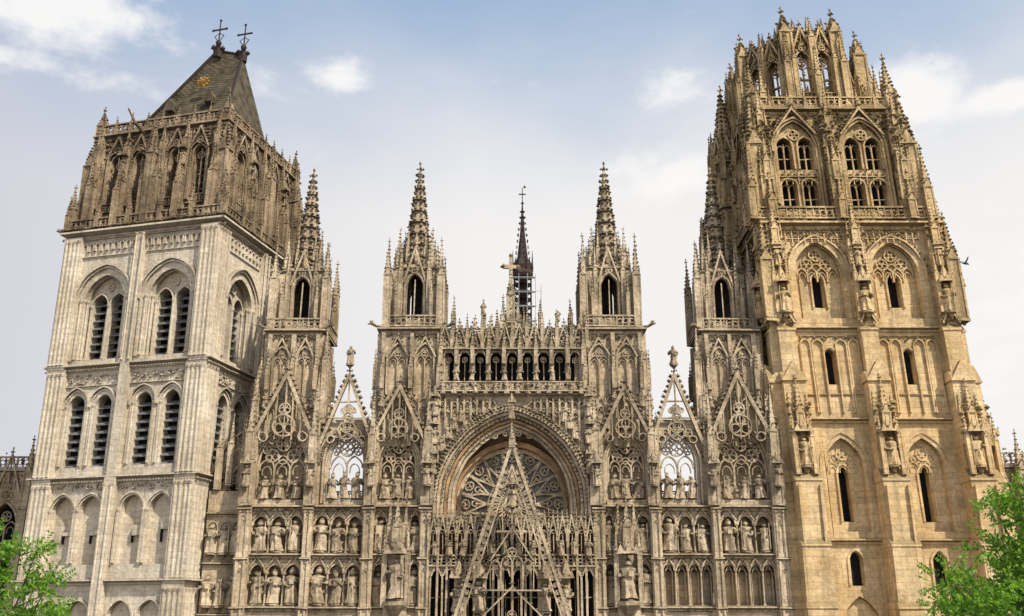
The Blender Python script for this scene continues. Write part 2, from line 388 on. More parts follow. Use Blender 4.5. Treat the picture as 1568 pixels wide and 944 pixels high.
for s in(-1,1):
    for (a,b,n) in((14.3,17.93,3),(10.23,13.7,3),(8.6,9.47,1),(6.35,7.0,1)):
        x0,x1=sorted((s*a,s*b))
        bay(x0,x1,17.15,19.75,n); bay(x0,x1,13.7,16.5,n if s<0 or n==1 else 4,stat=(s<0 or n==1))
    x=s*7.8
    box(F,x-.75,x+.75,-.9,.2,12.5,13.9); lathe(F,x,-.9,[(.3,13.0),(.75,13.7),(.8,13.95)],8,.39)
    statue(S,x,-.85,14.1,2.6,False,True)
    for dx in(-.8,.8): pinnacle(S,x+dx,-.9,13.6,.28,3.6,1.5,4); pinnacle(S,x+dx*.7,-.5,17.4,.3,1.6,1.6,5)
    pinnacle(S,x,-.8,17.6,.5,1.2,2.0,5)
    box(F,x-.8,x+.8,.25,.6,13.3,20)
for s in(-1,1):
    x0,x1=sorted((s*5.6,s*18.6)); cornice(F,x0,x1,20.35,.36,.4,-.05,0)
    encrust(S,x0,x1,20.0,20.25,-.2,150,.08)
    box(F,x0,x1,.95,1.6,12.8,20.2,0)
def archbay(cx,hw,x0,x1,open_,nl,zs,c=1.1):
    zb=20.4
    wallopen(F,x0,x1,zb,26.4,0.0,.9,[(cx,hw,zb+.05,zs,c)],0,None if open_ else 2,8,rear=open_)
    for k in range(3): archband(F,cx,zb+.1,zs,hw+.06-.16*k,c,.13,-.16+.2*k,.1+.2*k,0)
    ap=archpts(cx,zs,hw+.25,c,9)
    for p in ap: crocket(S,p[0],-.15,p[1],.1)
    tracery(S,cx,hw-.35,zb+(1.0),zs,c*.9,nl,.2,.25,.12)
    H=math.sqrt((hw+c)**2-c**2)
    for q in np.linspace(.5,2.64,6): foil(S,cx+(hw-.62)*math.cos(q),zs+(H-.6)*math.sin(q)*.98,.27,3,.07,.22,.42,0,q)
    n=3 if hw>1.4 else 2
    st=2*(hw-.25)/n
    box(F,cx-hw+.1,cx+hw-.1,-.1,.9,zb,zb+.35,0)
    for i in range(n): statue(S,cx-hw+.25+st*(i+.5),.0,zb+.4,1.65*ru(.95,1.05),False,False)
    balustrade(S,cx-hw+.2,cx+hw-.2,zb+.36,zb+1.0,.4,.12,.4)
    for sd in(-1,1):
        for z0 in(24.6,):
            xx=cx+sd*(hw+.05); encrust(S,xx-.35,xx+.35,z0,26.2,-.05,16,.11)
for s in(-1,1):
    def xs(a,b): return sorted((s*a,s*b))
    x0,x1=xs(13.95,18.4); archbay(s*16.15,1.95,x0,x1,False,3,23.2)
    x0,x1=xs(9.75,13.9); archbay(s*11.65,1.5,x0,x1,True,2,23.4,1.0)
    x0,x1=xs(5.95,9.7); archbay(s*8.0,1.5,x0,x1,False,3,23.2)
    gable(S,s*16.1,24.7,29.6,2.3,-.6,.35,.24,14,0,.5,cs=.17)
    gable(S,s*11.65,24.6,29.6,1.85,-.45,.35,.22,13,0,.4,cs=.17)
    gable(S,s*8.0,24.7,28.7,1.95,-.6,.35,.22,12,0,.45,cs=.17)
    for gx,hw_,zt_ in((16.1,2.3,29.6),(8.0,1.95,28.7)):
        for k in range(-3,4):
            xx=gx+k*hw_*.25; box(S,s*xx-.035,s*xx+.035,-.53,-.35,24.9,24.8+(zt_-24.7)*(1-abs(k)*.25)*.93)
    statue(S,s*11.65,-.3,30.35,1.4,True,False)
    for zz,r in((25.9,.5),(27.1,.33)): foil(S,s*11.65,zz,r,4,.08,-.35,-.2,0)
    for dx in(-.75,.75): foil(S,s*11.65+dx,25.35,.28,3,.07,-.35,-.2); 
    for dx in(-.35,.35): foil(S,s*11.65+dx,27.0,.2,3,.06,-.35,-.2)
    for zz in (26.4,27.6): box(S,s*11.65-(29.6-zz)*.36,s*11.65+(29.6-zz)*.36,-.37,-.2,zz,zz+.09)
    for xx,w,h,hp in((18.35,.6,6.5,3.2),(13.92,.55,6.3,3.0),(9.78,.55,6.3,2.8),(5.85,.6,6.6,2.8)):
        x=s*xx
        box(F,x-w*.6,x+w*.6,-.3,.4,20.1,24.5,0)
        pinnacle(S,x,-.45,20.3,w*.85,h-1.4,hp,8)
        for dx in(-.42,.42): pinnacle(S,x+dx*w*1.3,-.65,20.3,.2,h-3.6,1.3,4); pinnacle(S,x+dx*w*1.6,-.35,23.3,.22,1.6,1.6,5)
        statue(S,x,-.95,21.6,1.35,True,True)
        pinnacle(S,x,.25,26.2,.42,1.6,2.2,6)
def turret_base(cx,hw,cyc,z0,z1):
    box(F,cx-hw,cx+hw,cyc-hw,cyc+hw,z0,z1,0)
    fc=MB()
    for k in(-1,1):
        x=k*hw*.46; a=hw*.33
        archband(fc,x,z1-5.0,z1-2.3,a,a*.7,.15,-.3,.02); tracery(fc,x,a-.08,z1-5.0,z1-2.35,a*.6,2,-.2,.22,.08)
        gable(fc,x,z1-2.2,z1-.75,a*1.15,-.36,.32,.12,5,0,.26,False,.1); foil(fc,x,z1-1.75,.17,3,.06,-.2,0)
    panelling(fc,-hw+.3,hw-.3,z0,z1-5.1,-.02,6,.16)
    for x in(-hw+.12,0,hw-.12): box(fc,x-.14,x+.14,-.36,.02,z0,z1-.4,0)
    for x in(-hw+.12,0,hw-.12): pinnacle(fc,x,-.48,z1-4.6,.24,1.6,1.2,4); statue(fc,x,-.5,z1-5.9,1.0,True,False)
    encrust(fc,-hw,hw,z1-.8,z1-.45,-.06,40,.11)
    for a in range(4): S.merge(fc,TR(cx+math.sin(a*math.pi/2)*hw,cyc-math.cos(a*math.pi/2)*hw,0,a*math.pi/2))
    sqcornice(F,hw,z1+.02,.45,.4,0,cx,cyc)
    for dx in(-1,1): gargoyle(S,cx+dx*hw,cyc-hw*.95,z1+.1,dx*.86,-.5,1.2)
def turret(cx,cy,z0,sp=1.0):
    b=MB()
    balustrade(b,-2.15,2.15,z0+.05,z0+.95,-2.2,.14,.43)
    wallopen(b,-1.45,1.45,z0,z0+4.9,-1.45,.35,[(-0.0,.6,z0+.8,z0+3.4,.5)],0,None,6)
    archband(b,0,z0+.8,z0+3.4,.72,.5,.12,-1.58,-1.4)
    box(b,-.04,.04,-1.4,-1.3,z0+.8,z0+4.0)
    gable(b,0,z0+3.7,z0+6.5,.85,-1.65,.2,.14,7,0,.35,False,.12); foil(b,0,z0+4.7,.25,3,.07,-1.6,-1.5)
    for x in(-1.05,1.05): pinnacle(b,x,-1.6,z0+.3,.28,4.3,1.9,5); panelling(b,x-.3,x+.3,z0+1,z0+4.4,-1.47,2,.1)
    for x in(-1.5,1.5): box(b,x-.18,x+.18,-1.68,-1.3,z0,z0+4.6,0)
    cornice(b,-1.5,1.5,z0+4.95,.25,.18,-1.45)
    encrust(b,-1.5,1.5,z0+4.3,z0+5.2,-1.5,20,.12)
    pinnacle(b,-1.98,-1.98,z0,.48,4.1,2.6,8); pinnacle(b,-2.0,-1.3,z0+.2,.22,2.4,1.4,4); pinnacle(b,-1.3,-2.0,z0+.2,.22,2.4,1.4,4)
    ribbon(b,[(-1.95,z0+3.4),(-1.6,z0+4.2),(-1.2,z0+4.6)],.16,-1.6,-1.45)
    pinnacle(b,-1.25,-1.25,z0+4.6,.36,1.3,2.1,6)
    pinnacle(b,0,-1.0,z0+5.2,.28,1.2,1.7,5)
    for a in range(4): S.merge(b,TR(cx,cy,0,a*math.pi/2))
    box(F,cx-1.4,cx+1.4,cy-1.4,cy+1.4,z0+4.85,z0+5.2,0)
    box(F,cx-.35,cx+.35,cy-.2,cy+1.4,z0,z0+4.9,1)
    H=8.3*sp
    lathe(S,cx,cy,[(1.05,z0+5.0),(.98,z0+5.6),(.12,z0+5.2+H)],8,.39)
    for t in(.1,.22,.34,.46,.58,.7,.82): lathe(S,cx,cy,[(1.02*(1-t)+.16,z0+5.2+H*t-.1),(1.02*(1-t)+.26,z0+5.2+H*t),(1.02*(1-t)+.12,z0+5.2+H*t+.1)],8,.39)
    for k in range(8):
        a=.39+k*math.pi/4
        for i in range(16):
            t=(i+.5)/16; r=1.0*(1-t)+.14*t+.1
            crocket(S,cx+r*math.cos(a),cy+r*math.sin(a),z0+5.4+(H-.2)*t,.18*(1.1-.45*t))
        if k%2==0: 
            a+=.39; pinnacle(S,cx+.95*math.cos(a),cy+.95*math.sin(a),z0+5.2,.25,1.6,1.8,5)
    finial(S,cx,cy,z0+5.1+H,.55)
for s in(-1,1):
    turret_base(s*7.3,2.15,2.3,24.5,33.2); turret(s*7.3,2.3,33.3)
    turret_base(s*15.95,1.85,2.4,24.5,33.2); turret(s*15.95,3.1,33.3,.98)
    pinnacle(S,s*18.1,1.2,26.4,.55,6.8,3.0,8)
    pinnacle(S,s*5.1,.2,26.4,.4,5.5,2.0,6); pinnacle(S,s*9.6,.3,26.4,.4,4.5,2.2,6); pinnacle(S,s*13.5,.3,26.4,.42,4.5,2.4,6)
    pinnacle(S,s*17.95,5.3,33,.5,4.0,2.8,6)

# ---- central bay : great arch & rose
ZS=20.6; C=1.3
wallopen(F,-5.6,5.6,19.4,28.2,-.02,.7,[(0,5.0,19.4,ZS,C)],0,None,16)
for k in range(6):
    a=5.35-.24*k
    archband(F,0,19.4,ZS,a,C,.19,-.45+.22*k,.1+.25*k,0 if k!=3 else 7,18)
for q,(aa,ss,yy) in enumerate(((5.62,.15,-.42),(5.42,.11,-.5),(5.22,.1,-.42),(4.85,.09,-.1),(4.5,.08,.25))):
    ap=archpts(0,ZS,aa,C,36-q*3)
    for p in ap: crocket(S,p[0],yy,p[1],ss)
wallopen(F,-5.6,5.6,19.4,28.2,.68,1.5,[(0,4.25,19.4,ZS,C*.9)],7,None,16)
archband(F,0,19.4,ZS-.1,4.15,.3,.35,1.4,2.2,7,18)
for i in range(14):
    t=.35+i*(math.pi-.7)/13; foil(S,4.62*math.cos(t),ZS+4.85*math.sin(t)+.1,.22,3,.06,.55,.7)
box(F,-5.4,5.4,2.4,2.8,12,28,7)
RC=20.7;RR=3.8
def rose():
    m=MB(); n=48; D=-.4
    vs=[(0,2.65+D,RC)]+[(RR*math.cos(2*math.pi*i/n),2.65+D,RC+RR*math.sin(2*math.pi*i/n)) for i in range(n)]
    m.add(vs,[(0,i+1,(i+1)%n+1) for i in range(n)],3)
    for r,w in((RR,.3),(RR+.3,.14),(.55,.14),(1.7,.07)): ring(m,0,RC,r,w,2.25+D,2.67+D,0,48)
    foil(m,0,RC,.5,6,.07,2.3+D,2.6+D)
    K=16
    for i in range(K):
        a=2*math.pi*i/K
        P=lambda r,t:(r*math.cos(a+t),RC+r*math.sin(a+t))
        h=math.pi/K
        ribbon(m,[P(.6,0),P(1.7,0),P(2.6,0)],.12,2.35+D,2.63+D)
        ribbon(m,[P(1.75,0),P(2.3,h*.45),P(2.9,h*.85),P(RR-.15,h)],.14,2.32+D,2.64+D)
        ribbon(m,[P(1.75,0),P(2.3,-h*.45),P(2.9,-h*.85),P(RR-.15,-h)],.14,2.33+D,2.64+D)
        ribbon(m,[P(.6,h),P(1.3,h*1.0),P(1.72,h*1.9)],.09,2.37+D,2.62+D)
        q=P(RR-.5,0); foil(m,q[0],q[1],.3,3,.08,2.36+D,2.6+D,0,a)
        q=P(RR-1.15,0); ring(m,q[0],q[1],.2,.08,2.38+D,2.6+D,0,8)
        q=P(RR-.3,h); ring(m,q[0],q[1],.14,.06,2.38+D,2.6+D,0,6)
    return m
S.merge(rose())
for s in(-1,1):
    for i in range(9):
        x=s*(5.2-.45*i); a=5.75; zt=ZS+math.sqrt(max(.1,(a+C)**2-(abs(x)+C)**2))
        if zt<27.5:
            box(S,x-.06,x+.06,-.26,0,zt+.1,27.9); archband(S,x+s*-.22,zt+.4,27.4,.19,.12,.06,-.22,0,0,3); foil(S,x+s*-.22,27.0,.13,3,.05,-.2,0)
            if zt<25.8: statue(S,x-s*.2,-.2,zt+.8,1.0,True,False)
    encrust(S,*sorted((s*2.2,s*5.4)),26.4,28,-.08,110,.13)
    for zz in(22.5,24.6,26.6): statue(S,s*5.45,-.55,zz,1.2,True,True)
cornice(F,-5.3,5.3,28.45,.35,.5,-.1); balustrade(S,-5.2,5.2,28.5,29.1,-.45,.14,.4)
for i in range(14): statue(S,-4.9+i*.754,-.5,28.2,.85,True,False)
n=9; st=10.3/n
wallopen(F,-5.15,5.15,29.0,31.6,.0,.55,[(-5.15+st*(i+.5),st*.38,29.1,30.85,.1) for i in range(n)],0,1,4)
box(F,-5.2,5.2,.56,1.2,26.5,29.05,0); box(F,-5.2,5.2,.0,.56,28.2,29.0,0)
for i in range(n+1):
    x=-5.15+st*i; colonnette(S,x,-.14,29.1,30.9,.11); pinnacle(S,x,-.32,30.4,.24,1.4,1.2,4); statue(S,x,-.3,29.2,.95,False,False)
for i in range(n):
    x=-5.15+st*(i+.5); archband(S,x,29.9,30.85,st*.38,.12,.09,-.14,.02,0,4); gable(S,x,31.0,31.7,.4,-.25,.15,.07,3,0,.16,False,.07)
    box(S,x-.03,x+.03,.1,.2,29.1,31.0); foil(S,x,30.8,.2,3,.05,.08,.2)
cornice(F,-5.2,5.2,31.6,.3,.4,-.05)
for i in range(10):
    x=-4.9+i*1.09; 
    gable(S,x,31.7,33.5+ru(-.2,.3),.56,-.25,.22,.1,6,0,.26,True,.1)
    pinnacle(S,x+.545,-.15,31.6,.22,1.6+ru(-.3,.3),1.2,5)
    panelling(S,x-.5,x+.5,31.7,32.9,.25,4,.12)
balustrade(S,-5.2,5.2,31.65,32.5,-.1,.14,.3); balustrade(S,-5.2,5.2,32.5,33.2,.0,.14,.3)
box(S,-5.1,5.1,.26,.5,31.6,32.7)
encrust(S,-5.1,5.1,31.8,33.2,-.12,190,.12)
for x in(-4.3,-2.1,2.1,4.3): pinnacle(S,x,.3,32.5,.32,1.5,1.3,5)
statue(S,-2.1,.2,34.3,1.0,True,False); statue(S,3.4,.2,33.8,.8,True,False)
gx=-.1
for dx,h in((0,3.4),(-.55,2.4),(.55,2.4),(-1.0,1.5),(1.0,1.5),(-1.4,.9),(1.4,.9)): pinnacle(S,gx+dx,1.6,32.4,.42,h-.6,1.5,6)
box(F,gx-1,gx+1,1.6,2.2,30,33.9,0)
pinnacle(S,gx,1.5,34.0,.5,2.2,1.6,6)
for k in range(5): crocket(S,gx,1.4,34.6+.5*k,.25)
box(S,gx-.13,gx+.13,1.5,1.7,37.0,39.4,2); box(S,gx-.55,gx+.55,1.49,1.71,38.4,38.7,2)
for dx,dz in((-.55,38.55),(.55,38.55),(0,39.45)): crocket(S,gx+dx,1.57,dz,.23)
# ---- lower central screen
box(F,-5.6,5.6,.35,.9,11.5,17.0,1)
nn=18; st=11.3/nn
for i in range(nn+1):
    x=-5.65+st*i; box(S,x-.07,x+.07,-.75,-.5,12.4,19.0); pinnacle(S,x,-.66,17.9,.19,.8,1.1,4)
for i in range(nn):
    x=-5.65+st*(i+.5)
    archband(S,x,16.9,18.2,st*.4,.25,.07,-.7,-.55,0,4); gable(S,x,18.2,19.6,st*.42,-.78,.12,.08,4,0,.18,False,.07)
    box(S,x-.03,x+.03,-.65,-.58,16.9,18.3); ring(S,x,18.5,.12,.05,-.66,-.56,0,6)
balustrade(S,-5.7,5.7,16.2,17.0,-.72,.2,.32)
balustrade(S,-5.6,5.6,18.9,19.6,-.2,.12,.28)
encrust(S,-5.6,5.6,18.6,19.6,-.7,110,.1); encrust(S,-5.6,5.6,16.3,17.0,-.75,70,.1)
for i in range(12): statue(S,-5.2+i*.945,-.95,16.95,1.0,True,False)
ops=[]
for x,a in((-5.1,.36),(-4.25,.36),(-2.9,.36),(-1.35,.38),(-.45,.38),(.45,.38),(1.35,.38),(2.9,.36),(4.25,.36),(5.1,.36)): ops.append((x,a,12.9,15.5,.12))
wallopen(F,-5.7,5.7,12.2,16.25,-.55,.6,ops,0,1,4)
for o in ops:
    archband(S,o[0],12.9,15.5,o[1]+.05,.15,.08,-.68,-.5,0,4); gable(S,o[0],15.6,16.5,.36,-.72,.12,.08,4,0,.18,False,.07)
    box(S,o[0]-.02,o[0]+.02,-.4,-.34,12.9,15.4); box(S,o[0]-.3,o[0]+.3,-.41,-.34,14.2,14.26)
for x in(-3.6,-2.2,2.2,3.6): statue(S,x,-.85,13.3,1.9,True,True)
# ---- great openwork gable of the portal
G=MB()
zt,zb,hw,yg=24.3,5.0,6.3,-2.3
for s in(-1,1):
    rake(G,s*hw,zb,0,zt,yg+.002*s,.2,.35,60,0,.12)
    rake(G,s*(hw-.5),zb+.1,0,zt-1.5,yg+.06+.002*s,.1,.2,0,0)
    for i in range(38):
        t=(i+.5)/40; foil(G,s*(hw-.26)*(1-t),zb+(zt-.8-zb)*t,.13,3,.045,yg+.08,yg+.22)
for (zc,ww,hh) in((18.4,.75,3.0),(14.6,1.7,3.4),(10.4,2.9,3.8)):
    gable(G,0,zc+hh*.55,zc+hh+.6,ww*.85,yg+.05,.2,.09,7,0,.3,False,.08)
    box(G,-ww-.25,ww+.25,yg+.07,yg+.26,zc-.05,zc+.05)
    nl=max(2,int(ww/.42)); 
    for i in range(nl):
        xx=-ww*.85+2*ww*.85*(i+.5)/nl; q=ww*.85/nl
        archband(G,xx,zc,zc+hh*.55*(1-abs(xx)/ww*.3),q*.92,q*.4,.06,yg+.1,yg+.24,0,5); foil(G,xx,zc+hh*.55*(1-abs(xx)/ww*.3)-.02,q*.4,3,.04,yg+.12,yg+.22)
    foil(G,0,zc+hh*.55+.55,.3,3,.06,yg+.1,yg+.24)
statue(G,0,yg-.1,20.0,1.3,True,True); pinnacle(G,0,yg+.15,zt-.3,.35,.6,1.6,6)
statue(G,0,yg+.1,26.0,1.0,True,True)
S.merge(G)
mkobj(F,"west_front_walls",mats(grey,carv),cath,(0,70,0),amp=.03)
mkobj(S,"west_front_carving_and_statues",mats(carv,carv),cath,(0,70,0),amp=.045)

# nave behind
V=MB()
box(V,-6.4,6.4,74,140,0,29,0); prism(V,[(-6.8,29),(6.8,29),(0,34.6)],75,141,5)
for s in(-1,1):
    x0,x1=sorted((s*6.4,s*15)); box(V,x0,x1,74.5,140,0,16,0)
    prism(V,[(s*6.4,16),(s*15.2,16),(s*6.4,19.3)],74.5,140,5)
box(V,-24,24,120,134,0,27,0)
lx,ly=1.35,120
box(V,lx-3,lx+3,ly-3,ly+3,0,45,0); sqcornice(V,3,45,.5,.3,0,lx,ly)
mkobj(V,"nave",mats(grey,carv),cath)
I=MB()
for k in range(8):
    a=k*math.pi/4+.39; x,y=lx+1.15*math.cos(a),ly+1.15*math.sin(a)
    tube(I,[(x,y,45),(x,y,55)],[.1,.1],4)
for z in range(45,56): lathe(I,lx,ly,[(1.2,z),(1.2,z+.12),(1.05,z+.12)],8,.39)
for z in range(45,55):
    for k in range(8):
        a=k*math.pi/4+.39;b=a+math.pi/4
        tube(I,[(lx+1.15*math.cos(a),ly+1.15*math.sin(a),z),(lx+1.15*math.cos(b),ly+1.15*math.sin(b),z+1)],[.05,.05],3)
lathe(I,lx,ly,[(.55,45),(.55,55)],8)
lathe(I,lx,ly,[(1.3,55),(1.45,55.4),(1.3,56),(1.35,56.6),(1.0,57.3),(.75,57.6),(.35,61),(.07,65.5)],8,.39)
for k in range(8):
    a=k*math.pi/4+.39
    for i in range(9): t=i/9; r=.85*(1-t)+.12; crocket(I,lx+r*math.cos(a),ly+r*math.sin(a),57.6+7.4*t,.14)
    pc=1.35; tube(I,[(lx+pc*math.cos(a),ly+pc*math.sin(a),56),(lx+pc*math.cos(a),ly+pc*math.sin(a),58.6)],[.14,.02],4)
tube(I,[(lx,ly,65),(lx,ly,67.6)],[.06,.05],4); box(I,lx-.45,lx+.45,ly-.05,ly+.05,66.6,66.75); crocket(I,lx,ly,65.4,.25); crocket(I,lx+.3,ly,67.7,.2)
mkobj(I,"crossing_spire",[iron],cath)
Sc=MB()
for x in(lx-1.6,lx-.5,lx+.6,lx+1.6,lx+2.3):
    for y in(ly-1.9,ly-1.2): tube(Sc,[(x,y,45),(x,y,55 if x<lx+2 else 53.5)],[.028,.028],4)
for k in range(6):
    z=45+k*1.9
    for y in(ly-1.9,): tube(Sc,[(lx-1.6,y,z),(lx+(2.3 if k<5 else 1.6),y,z)],[.028,.028],4)
    box(Sc,lx-1.5,lx+1.6,ly-1.8,ly-1.3,z-.03,z)
mkobj(Sc,"scaffolding",[plain("galvanised_steel",(.5,.54,.52),.5,metal=.2)],cath)

# ============================================================ LEFT (Saint-Romain) TOWER
W=6.6
A=MB();B=MB();RF=MB()
f=MB()
ops1=[];ops2=[]
for s in(-1,1):
    for d in(-1.15,1.15):
        ops1.append((s*2.85+d,.9,16.5,20.2,.25)); ops2.append((s*2.85+d,.68,23.4,27.9,.25))
ops0=[(o[0],.92,3,13.0,.2) for o in ops1]
wallopen(f,-W,W,0,15.4,0,.45,ops0,0,0); wallopen(f,-W,W,15.4,22.6,0,.55,ops1,0,0)
wallopen(f,-W,W,22.6,31.0,0,.9,ops2,0,1); 
wallopen(f,-W,W,31.0,41.9,0,.75,[(s*2.85,1.75,31.5,36.2,.35) for s in(-1,1)],0,None)
for s in(-1,1):
    l=s*2.85
    wallopen(f,l-1.76,l+1.76,31.4,38.6,.75,.9,[(l+d,.66,31.7,36.0,.3) for d in(-.8,.8)],0,1)
    foil(f,l,37.4,.26,4,.08,.6,.8)
    for k in range(4):
        archband(f,l,31.5,36.2,1.75+.2*k,.35,.15,.35-.17*k,.6-.17*k if k<3 else .05,0,10)
    for k in range(3):
        for q in(-1,1): colonnette(f,l+q*(1.62+.2*k),.28-.16*k,31.6,36.3,.085)
    archband(f,l,36.0,36.2,2.5,.4,.12,-.3,.05,0,10)
    for d in(-.8,.8):
        archband(f,l+d,31.7,36.0,.72,.3,.11,.6,.8,0); louvres(f,l+d,.66,31.7,36.2,.95,.62,4)
    for q in(-1.5,0,1.5): colonnette(f,l+q*1.0,.62,31.7,36.0,.09)
    for d in(-1.15,1.15):
        for k in range(3): archband(f,l+d,23.4,27.9,.72+.14*k,.25,.11,.2-.14*k,.4-.14*k if k<2 else .04,0)
        for q in(-1,1): colonnette(f,l+d+q*.87,-.02,23.5,28.0,.08)
        louvres(f,l+d,.68,23.4,28.3,.3,.62,4); archband(f,l+d,27.8,28.0,1.1,.25,.1,-.24,.04,0)
        for k in range(2): archband(f,l+d,16.5,20.2,.95+.14*k,.25,.1,-.02-.1*k,.1,0)
        for q in(-1,1): colonnette(f,l+d+q*1.02,-.05,16.6,20.3,.08)
        box(f,l+d-.06,l+d+.06,.4,.56,18.0,18.9,1)
        archband(f,l+d,3,13.0,1.0,.2,.14,-.1,.1,0)
        box(f,l+d+.1,l+d+.9,.2,.56,19.3+ru(-1,.2),19.42+ru(-1,.2),0)
    for i in range(9): 
        x=l-2.2+i*.55; archband(f,x,40.3,40.7,.2,.05,.09,-.18,.03,0,4)
    encrust(f,l-2.3,l+2.3,29.6,30.3,-.05,50,.11); encrust(f,l-2.3,l+2.3,21.7,22.1,-.05,30,.1)
    cornice(f,l-2.4,l+2.4,29.5,.18,.14); cornice(f,l-2.4,l+2.4,39.9,.15,.12)
for x,hw in((0,.42),):
    box(f,x-hw,x+hw,-.6,.05,0,22.5); box(f,x-hw*.9,x+hw*.9,-.48,.05,22.5,31); box(f,x-hw*.7,x+hw*.7,-.36,.05,31,41.5)
    for dx in(-.3,.3): colonnette(f,x+dx,-.5,31.2,41.3,.07); colonnette(f,x+dx,-.62,0.3,22.1,.08)
for a in range(4): A.merge(f,TR(math.sin(a*math.pi/2)*W,-math.cos(a*math.pi/2)*W,0,a*math.pi/2))
for sx in(-1,1):
    for sy in(-1,1):
        for z0,z1,p,q in((0,15.2,1.6,.12),(15.2,22.4,1.55,.12),(22.4,30.8,1.5,.14),(30.8,41.5,1.35,.2)):
            x0,x1=sorted((sx*(W-p),sx*(W+q))); y0,y1=sorted((sy*(W-p),sy*(W+q+.25)))
            box(A,x0,x1,y0,y1,z0,z1,0)
            for t in(.15,.38,.62,.85):
                xx=x0+(x1-x0)*t; yy=sy*(W+q+.25)
                colonnette(A,xx,yy,z0+.3,z1-.3,.1)
                yy2=y0+(y1-y0)*t; colonnette(A,sx*(W+q),yy2,z0+.3,z1-.3,.1)
for z,h,p in((15.5,.4,.5),(22.7,.45,.5),(31.1,.5,.5),(42.0,.7,.65)): sqcornice(A,W,z,h,p)
for k in range(60):
    for a in range(4):
        x=-7.1+k*.241; M=TR(0,0,0,a*math.pi/2)
        v=M[:3,:3]@np.array([x,-7.2,42.05]); crocket(B,v[0],v[1],v[2]+.1,.13)
        v=M[:3,:3]@np.array([x,-6.85,41.4]); crocket(A,v[0],v[1],v[2],.1)
        for zz in(31.0,22.6): v=M[:3,:3]@np.array([x*.97,-6.95,zz-.35]); crocket(A,v[0],v[1],v[2],.09)
U=5.85; g=MB()
balustrade(g,-7.0,7.0,42.2,43.1,-1.15,.16,.45)
ops=[(x,.52,44.8,48.4,.35) for x in(-3.75,-1.65,1.65,3.75)]
wallopen(g,-U,U,42,50.9,0,.9,ops,0,1)
for o in ops:
    archband(g,o[0],44.8,48.4,.62,.35,.13,-.2,.02); archband(g,o[0],44.4,48.4,.85,.4,.1,-.36,-.1)
    box(g,o[0]-.05,o[0]+.05,.1,.25,44.6,49); foil(g,o[0],48.4,.3,3,.07,.1,.25); louvres(g,o[0],.52,44.8,48.2,.5,.6,4)
    gable(g,o[0],48.9,50.9,.85,-.42,.25,.13,7,0,.35,False,.13); foil(g,o[0],49.6,.28,3,.07,-.35,-.2)
    balustrade(g,o[0]-.75,o[0]+.75,43.9,44.7,-.3,.14,.3)
    for d in(-.3,.3): wallopen(g,o[0]+d-.3,o[0]+d+.3,42.3,43.9,-.06,.04,[(o[0]+d,.17,42.6,43.3,.05)],0,1); 
    box(g,o[0]-.03,o[0]+.03,-.1,.05,49.5,50.8)
for x in(-5.5,-2.7,-.55,.55,2.7,5.5):
    box(g,x-.22,x+.22,-.7,.05,42,48.5); pinnacle(g,x,-.85,42.1,.44,4.2,2.2,7); pinnacle(g,x,-.5,47.0,.36,2.8,1.7,6)
    for d in(-.4,.4): pinnacle(g,x+d,-.4,44.2,.2,3.0,1.5,5)
    panelling(g,x-.4,x+.4,49.2,50.7,-.1,3,.16)
for x in(-6.9,-4.2,-2.8,-1.4,1.4,2.8,4.2,6.9): pinnacle(g,x,-1.1,42.2,.3,1.4,1.4,5)
for x in(-5.2,-4.7,4.7,5.2): panelling(g,x-.2,x+.2,42.4,49,-.02,1,.2); 
for x in(-2.7,2.7): pinnacle(g,x,-1.15,42.2,.4,3.2,2.2,7); statue(g,x,-.85,47.2,1.3,True,True)
pinnacle(g,0,-.9,42.1,.6,6.4,2.8,9)
encrust(g,-U,U,49.6,50.9,-.12,190,.15); encrust(g,-U,U,42.2,44.2,-.1,120,.14); encrust(g,-U,U,44,49,-.05,90,.11)
balustrade(g,-6.0,6.0,51.4,52.3,-.2,.16,.45)
for x in(-5.8,-4.3,-2.9,-1.4,0,1.4,2.9,4.3,5.8): pinnacle(g,x,-.15,51.2,.28,.7,.9,4)
for a in range(4): B.merge(g,TR(math.sin(a*math.pi/2)*U,-math.cos(a*math.pi/2)*U,0,a*math.pi/2))
sqcornice(B,U,51.3,.6,.45)
for sx in(-1,1):
    for sy in(-1,1):
        pinnacle(B,sx*6.0,sy*6.0,42,.95,6.3,2.8,9); pinnacle(B,sx*6.75,sy*6.75,42.2,.5,2.0,1.7,6); pinnacle(B,sx*5.8,sy*5.8,50.8,.6,1.5,1.3,7)
        for (ax,ay) in((6.6,5.4),(5.4,6.6)): pinnacle(B,sx*ax,sy*ay,42.2,.45,4.0,2.2,7)
        for (ax,ay) in((6.2,5.3),(5.3,6.2)): pinnacle(B,sx*ax,sy*ay,47.0,.36,3.0,2.0,6)
        gargoyle(B,sx*6.8,sy*6.8,41.9,sx*.7,sy*.7,.9)
for x in (-1.5,): tube(B,[(x,-6.0,51.0),(x-.3,-7.0,51.5),(x-.7,-7.6,52.6)],[.18,.12,.06],6)
tube(B,[(6.2,3.0,47.6),(7.4,3.0,47.6),(8.0,3.0,47.75)],[.16,.12,.06],6)
bx=5.2; rz0=50.4; ridge=[(1.0,-.9,61.0),(2.8,.3,61.0)]
RF.add([(-bx,-bx,rz0),(bx,-bx,rz0),(bx,bx,rz0),(-bx,bx,rz0),(-bx*.7,-bx*.7,rz0+2.4),(bx*.8,-bx*.7,rz0+2.4),(bx*.8,bx*.7,rz0+2.4),(-bx*.7,bx*.7,rz0+2.4),ridge[0],ridge[1]],
      [(0,1,5,4),(1,2,6,5),(2,3,7,6),(3,0,4,7),(4,5,9,8),(5,6,9),(6,7,8,9),(7,4,8)],5)
